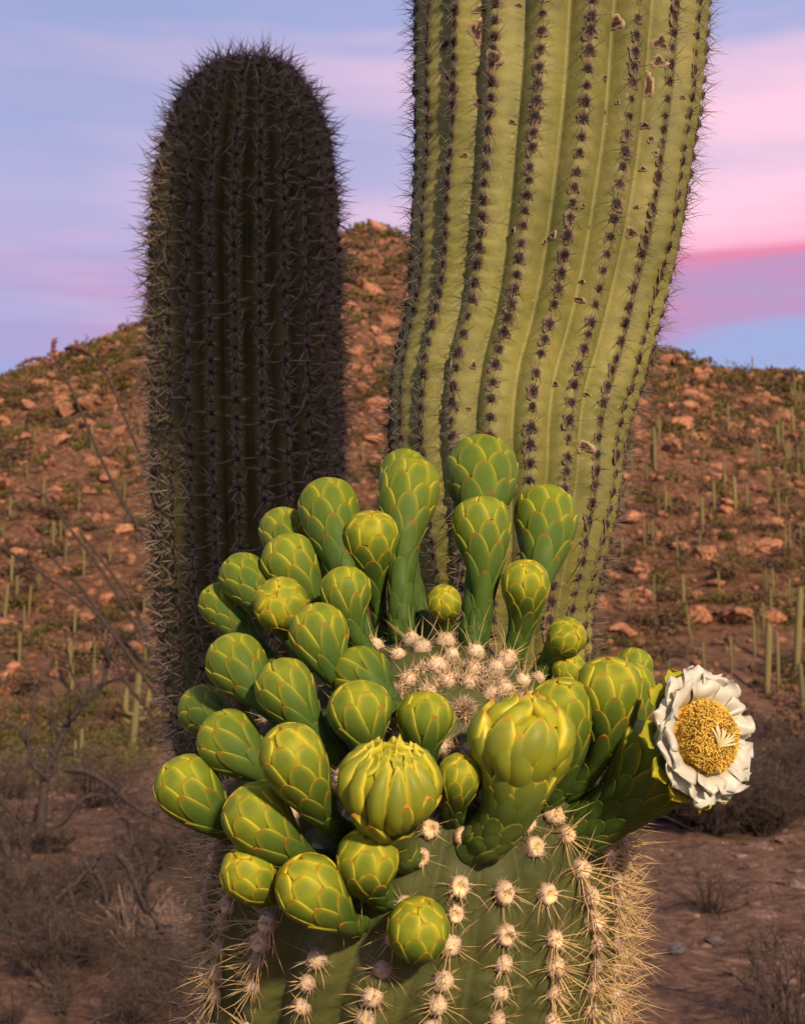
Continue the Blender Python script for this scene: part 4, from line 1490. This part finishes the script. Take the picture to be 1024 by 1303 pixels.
def dry_shrub(seed, n, h, w, rad, curve=.25, sub=4, twigmat='twig', depth=1):
    q = np.random.default_rng(seed)
    g = Geo()
    for i in range(n):
        az = q.uniform(0, 2 * PI)
        rr = abs(q.normal()) * .55 + .1
        tip = np.array([math.cos(az) * rr * w, math.sin(az) * rr * w, h * q.uniform(.55, 1.05) * (1 - .22 * rr)])
        b0 = np.array([math.cos(az), math.sin(az), 0]) * .06 * w
        mid = (b0 + tip) * .5 + np.array([0, 0, h * .1]) + q.normal(size=3) * curve * w * .25
        P = smooth_path([b0, mid, tip], 8)
        P[1:] += np.cumsum(q.normal(size=(7, 3)) * .015 * h, 0)
        V, F = tube(P, np.linspace(rad, rad * .35, 8), 4)
        g.add(V, F, t=np.append(np.repeat(np.linspace(0, .9, 8), 4), 1))
        twiggy(g, P, rad, q, sub, h * .35, rad * .55, depth, .2)
    return g.mesh('dry_shrub', M[twigmat], smooth=False)


shrub_twig = [dry_shrub(800 + i, 26, 1, 1, .008) for i in range(4)]
shrub_dense = [dry_shrub(820 + i, 40, 1, 1.2, .010, sub=7, depth=2) for i in range(3)]
shrub_straw = [dry_shrub(840 + i, 46, 1, .62, .0075, .12, 2, 'straw', 0) for i in range(3)]

# photo base px, height px, width factor, mesh, label, group
brush = [(172, 1222, 100, 1.0, shrub_straw[0], 'upright dry straw-coloured shrub beside the spiny green arm', None),
         (225, 1228, 90, .8, shrub_straw[1], 'short straw-coloured shrub tucked against the spiny green arm', None),
         (905, 1165, 78, 1.3, shrub_twig[0], 'rounded dry twiggy shrub on the open reddish soil below the flower', None),
         (1010, 1310, 150, 1.2, shrub_twig[1], 'tall bare twiggy shrub beside the dark grey stone', None),
         (962, 1330, 90, 1.2, shrub_twig[2], 'low bare twiggy shrub beside the dark grey stone', None)]
for k in range(12):
    brush.append((845 + k * 17 + int(qo.normal() * 5), 1048 + int(qo.uniform(-22, 18)), int(qo.uniform(78, 108)), 1.2, shrub_dense[k % 3], 'dense dark grey-brown twiggy bush in the row behind the flower', 'bushes in a row behind the flower'))
for k in range(46):
    xx = qo.uniform(-30, 290)
    yy = qo.uniform(1000, 1320)
    if 120 < xx < 240 and 1120 < yy < 1215:
        continue
    brush.append((xx, yy, qo.uniform(40, 92), 1.25, (shrub_dense + shrub_twig)[k % 7], 
                  ('dense tangled' if k % 7 < 3 else 'open spindly') + ' dry grey-brown bush on the flat ' + ('behind the bare tree' if yy < 1080 else 'below the bare tree'), ('dense' if k % 7 < 3 else 'spindly') + ' dry bushes ' + ('behind' if yy < 1080 else 'this side of') + ' the bare tree'))
for k in range(16):
    brush.append((qo.uniform(800, 1040), qo.uniform(925, 1000), qo.uniform(20, 38), 1.5, shrub_dense[k % 3], 'low dull brown bush on the flat at the foot of the hill', 'low bushes at the foot of the hill'))
for a, b, h, wf, me, lab, grp in brush:
    p = hit_ground(a, b)
    if p is None:
        continue
    H = h / FPX * p[1]
    o = obj('dry_shrub', me)
    o.location = (p[0], p[1], float(ground_z(p[0], p[1])) - .02 * H)
    o.rotation_euler = (0, 0, qo.uniform(0, 2 * PI))
    o.scale = (H * wf * qo.uniform(.9, 1.1), H * wf * qo.uniform(.9, 1.1), H)
    tag(o, lab, 'shrub', grp)

# leafy palo verde thickets left
thick = [leaf_clump(360 + i, 1700, .030, .9) for i in range(3)]
tm = []
for V, F, r_ in thick:
    g = Geo()
    g.add(V, [F], rnd=r_)
    tm.append(g.mesh('leafy_bush', M['leaf_green'], smooth=False))
for k, (a, b, h, wf) in enumerate([(20, 1010, 95, .8), (75, 985, 100, .8), (120, 1000, 70, .9), (-20, 985, 110, .8), (150, 985, 55, 1.0), (15, 950, 80, .8), (60, 930, 60, .9), (120, 925, 50, 1), (195, 945, 44, 1)]):
    p = hit_ground(a, b)
    H = h / FPX * p[1]
    o = obj('leafy_bush', tm[k % 3])
    o.location = (p[0], p[1] + 1, float(ground_z(p[0], p[1] + 1)) - .05 * H)
    o.rotation_euler = (0, 0, k * 1.3)
    o.scale = (H * wf, H * wf, H * .9)
    tag(o, 'soft olive green leafy bush behind the bare tree', 'bush', 'green bushes behind the bare tree')

# fallen dead branches
dead = [([(85, 978, 0), (108, 982, 0), (129, 992, 0), (150, 1008, 0), (164, 1021, 0), (190, 1038, 0), (211, 1046, 0), (240, 1056, 0)], 12.0, .034, 'long crooked dead branch arching beside the green buds'),
        ([(70, 1050, 0), (84, 1042, 0), (97, 1024, 0), (112, 1012, 0), (129, 1010, 0), (146, 1020, 0), (165, 1050, 0), (172, 1075, 0)], 11.2, .03, 'short hooked dead branch beneath the crooked branch'),
        ([(28, 1218, 0), (42, 1190, 0), (58, 1160, 0), (75, 1140, 0), (90, 1128, 0), (108, 1110, 0), (122, 1098, 0)], 9.0, .036, 'thick dead limb leaning on the ground by the straw shrub'),
        ([(88, 1128, 0), (96, 1160, 0), (102, 1178, 0), (115, 1190, 0), (130, 1200, 0)], 9.0, .017, 'thin forked dead stick hanging from the leaning limb'),
        ([(0, 1060, 0), (8, 1085, 0), (10, 1110, 0), (6, 1135, 0)], 11, .04, 'dark dead stump standing behind the leaning limb'),
        ([(45, 1235, 0), (62, 1255, 0), (74, 1280, 0), (80, 1320, 0)], 7.6, .02, 'slim dead twig lying on brown soil below the leaning limb')]
more = [[(-10, 1130, 0), (20, 1118, 0), (45, 1125, 0), (70, 1112, 0), (95, 1120, 0)], [(150, 1085, 0), (165, 1110, 0), (172, 1145, 0), (190, 1170, 0), (196, 1200, 0)], [(200, 1090, 0), (188, 1120, 0), (196, 1150, 0), (210, 1180, 0)],
        [(5, 1180, 0), (25, 1192, 0), (50, 1190, 0), (80, 1202, 0), (110, 1200, 0)], [(110, 1100, 0), (128, 1118, 0), (134, 1150, 0), (150, 1172, 0)], [(-5, 1010, 0), (10, 1030, 0), (22, 1050, 0), (26, 1080, 0)]]
for k, pts in enumerate(more):
    Yd = 1.6 * FPX / (max(b for _, b, _ in pts) + 12 - HORIZON)
    dead.append((pts, Yd, .022 + .004 * (k % 3), 'dark gnarled dead branch among the dry bushes'))
for pts, Y, r0, lab in dead:
    P = branch_path(pts, Y, 18, .008, qo)
    b0 = P[0].copy()
    low = P[np.argmin(P[:, 2])].copy()
    g = Geo()
    V, F = tube(P - low, np.linspace(r0, r0 * .4, 18), 7)
    g.add(V, F, t=.4)
    twiggy(g, P - low, r0, qo, 9, .28, .008, 1, .0)
    # a broken leg of the branch reaching the ground
    gz = float(ground_z(low[0], low[1])) - low[2]
    if gz < -.05:
        W = np.array([[0, 0, 0], [.06, .05, gz * .5], [.02, .1, gz - .03]])
        V, F = tube(smooth_path(W, 8), np.linspace(r0 * .7, r0 * .5, 8), 6)
        g.add(V, F, t=.4)
    o = obj('dead_branch', g.mesh('dead_branch', M['bark']))
    o.location = low
    tag(o, lab, 'branch', 'dead branches among the dry bushes' if lab.startswith('dark gnarled') else None)

# stones on the soil
for a, b, w, mat, lab in ((907, 1203, 28, 'grey_rock', 'rounded dark grey stone on the reddish soil'), (806, 1196, 44, 'pebble', 'pale pinkish rock beside the spiny green arm'), (860, 1215, 26, 'grey_rock', 'low dark stone half sunk in the reddish soil'),
                          (1000, 1072, 30, 'pebble', 'small reddish stone at the edge of the bush row'), (955, 1105, 20, 'pebble', 'little pinkish stone on the open soil'), (930, 1240, 18, 'pebble', 'small pinkish stone in front of the dark grey stone')):
    p = hit_ground(a, b)
    g = Geo()
    V, F = rock_shape(int(a), ICO3, 8)
    g.add(V, [F])
    o = obj('stone', g.mesh('stone', M[mat]))
    s = w / FPX * p[1] * .5
    o.location = (p[0], p[1], float(ground_z(p[0], p[1])) + s * .25)
    o.scale = (s, s, s * .9)
    tag(o, lab, 'stone')

# litter: pebbles and dry twigs scattered over the flat
g = Geo()
N = 3000
y = np.sqrt(q.uniform(5.5 ** 2, 42 ** 2, N))
x = q.uniform(-.42, .42, N) * y
sz = np.clip(q.lognormal(-3.8, .65, N), .006, .12)
z = ground_z(x, y)
for i in range(N):
    V, F = rock_small[i % 9]
    g.add(V * sz[i] * (.5 + y[i] / 25) + [x[i], y[i], z[i]], [F])
for i in range(900):
    yy = math.sqrt(q.uniform(6.5 ** 2, 34 ** 2))
    xx = q.uniform(.02, .40) * yy if q.random() < .7 else q.uniform(-.4, 0) * yy
    V, F = rock_shapes[i % 9]
    s_ = np.clip(q.lognormal(-2.9, .5), .02, .16)
    g.add(V * np.array([1.3, 1.0, .45]) * s_ + [xx, yy, float(ground_z(xx, yy)) - .008], [F])
tag(obj('pebbles', g.mesh('pebbles', M['pebble'], smooth=False)), 'pebbles and clods scattered over the reddish soil', 'pebbles', kind='stuff')
g = Geo()
for i in range(5200):
    yy = math.sqrt(q.uniform(5.5 ** 2, 30 ** 2))
    xx = q.uniform(-.42, .42) * yy
    if xx > 0 and q.random() < .25:
        continue
    p = np.array([xx, yy, float(ground_z(xx, yy))])
    L = q.uniform(.08, .4)
    d = nrm(np.array([q.normal(), q.normal(), abs(q.normal()) * .8 + .15])) * L
    w = nrm(np.cross(d, q.normal(size=3))) * .004
    m_ = p + d * .5 + q.normal(size=3) * .03
    g.add(np.array([p - w, p + w, m_ + w * .8, m_ - w * .8, p + d]), [np.array([[0, 1, 2, 3]]), np.array([[3, 2, 4]])], t=[0, 0, .5, .5, 1])
tag(obj('dry_litter', g.mesh('dry_litter', M['twig'], smooth=False)), 'dry grass stalks and twigs littering the ground', 'litter', kind='stuff')
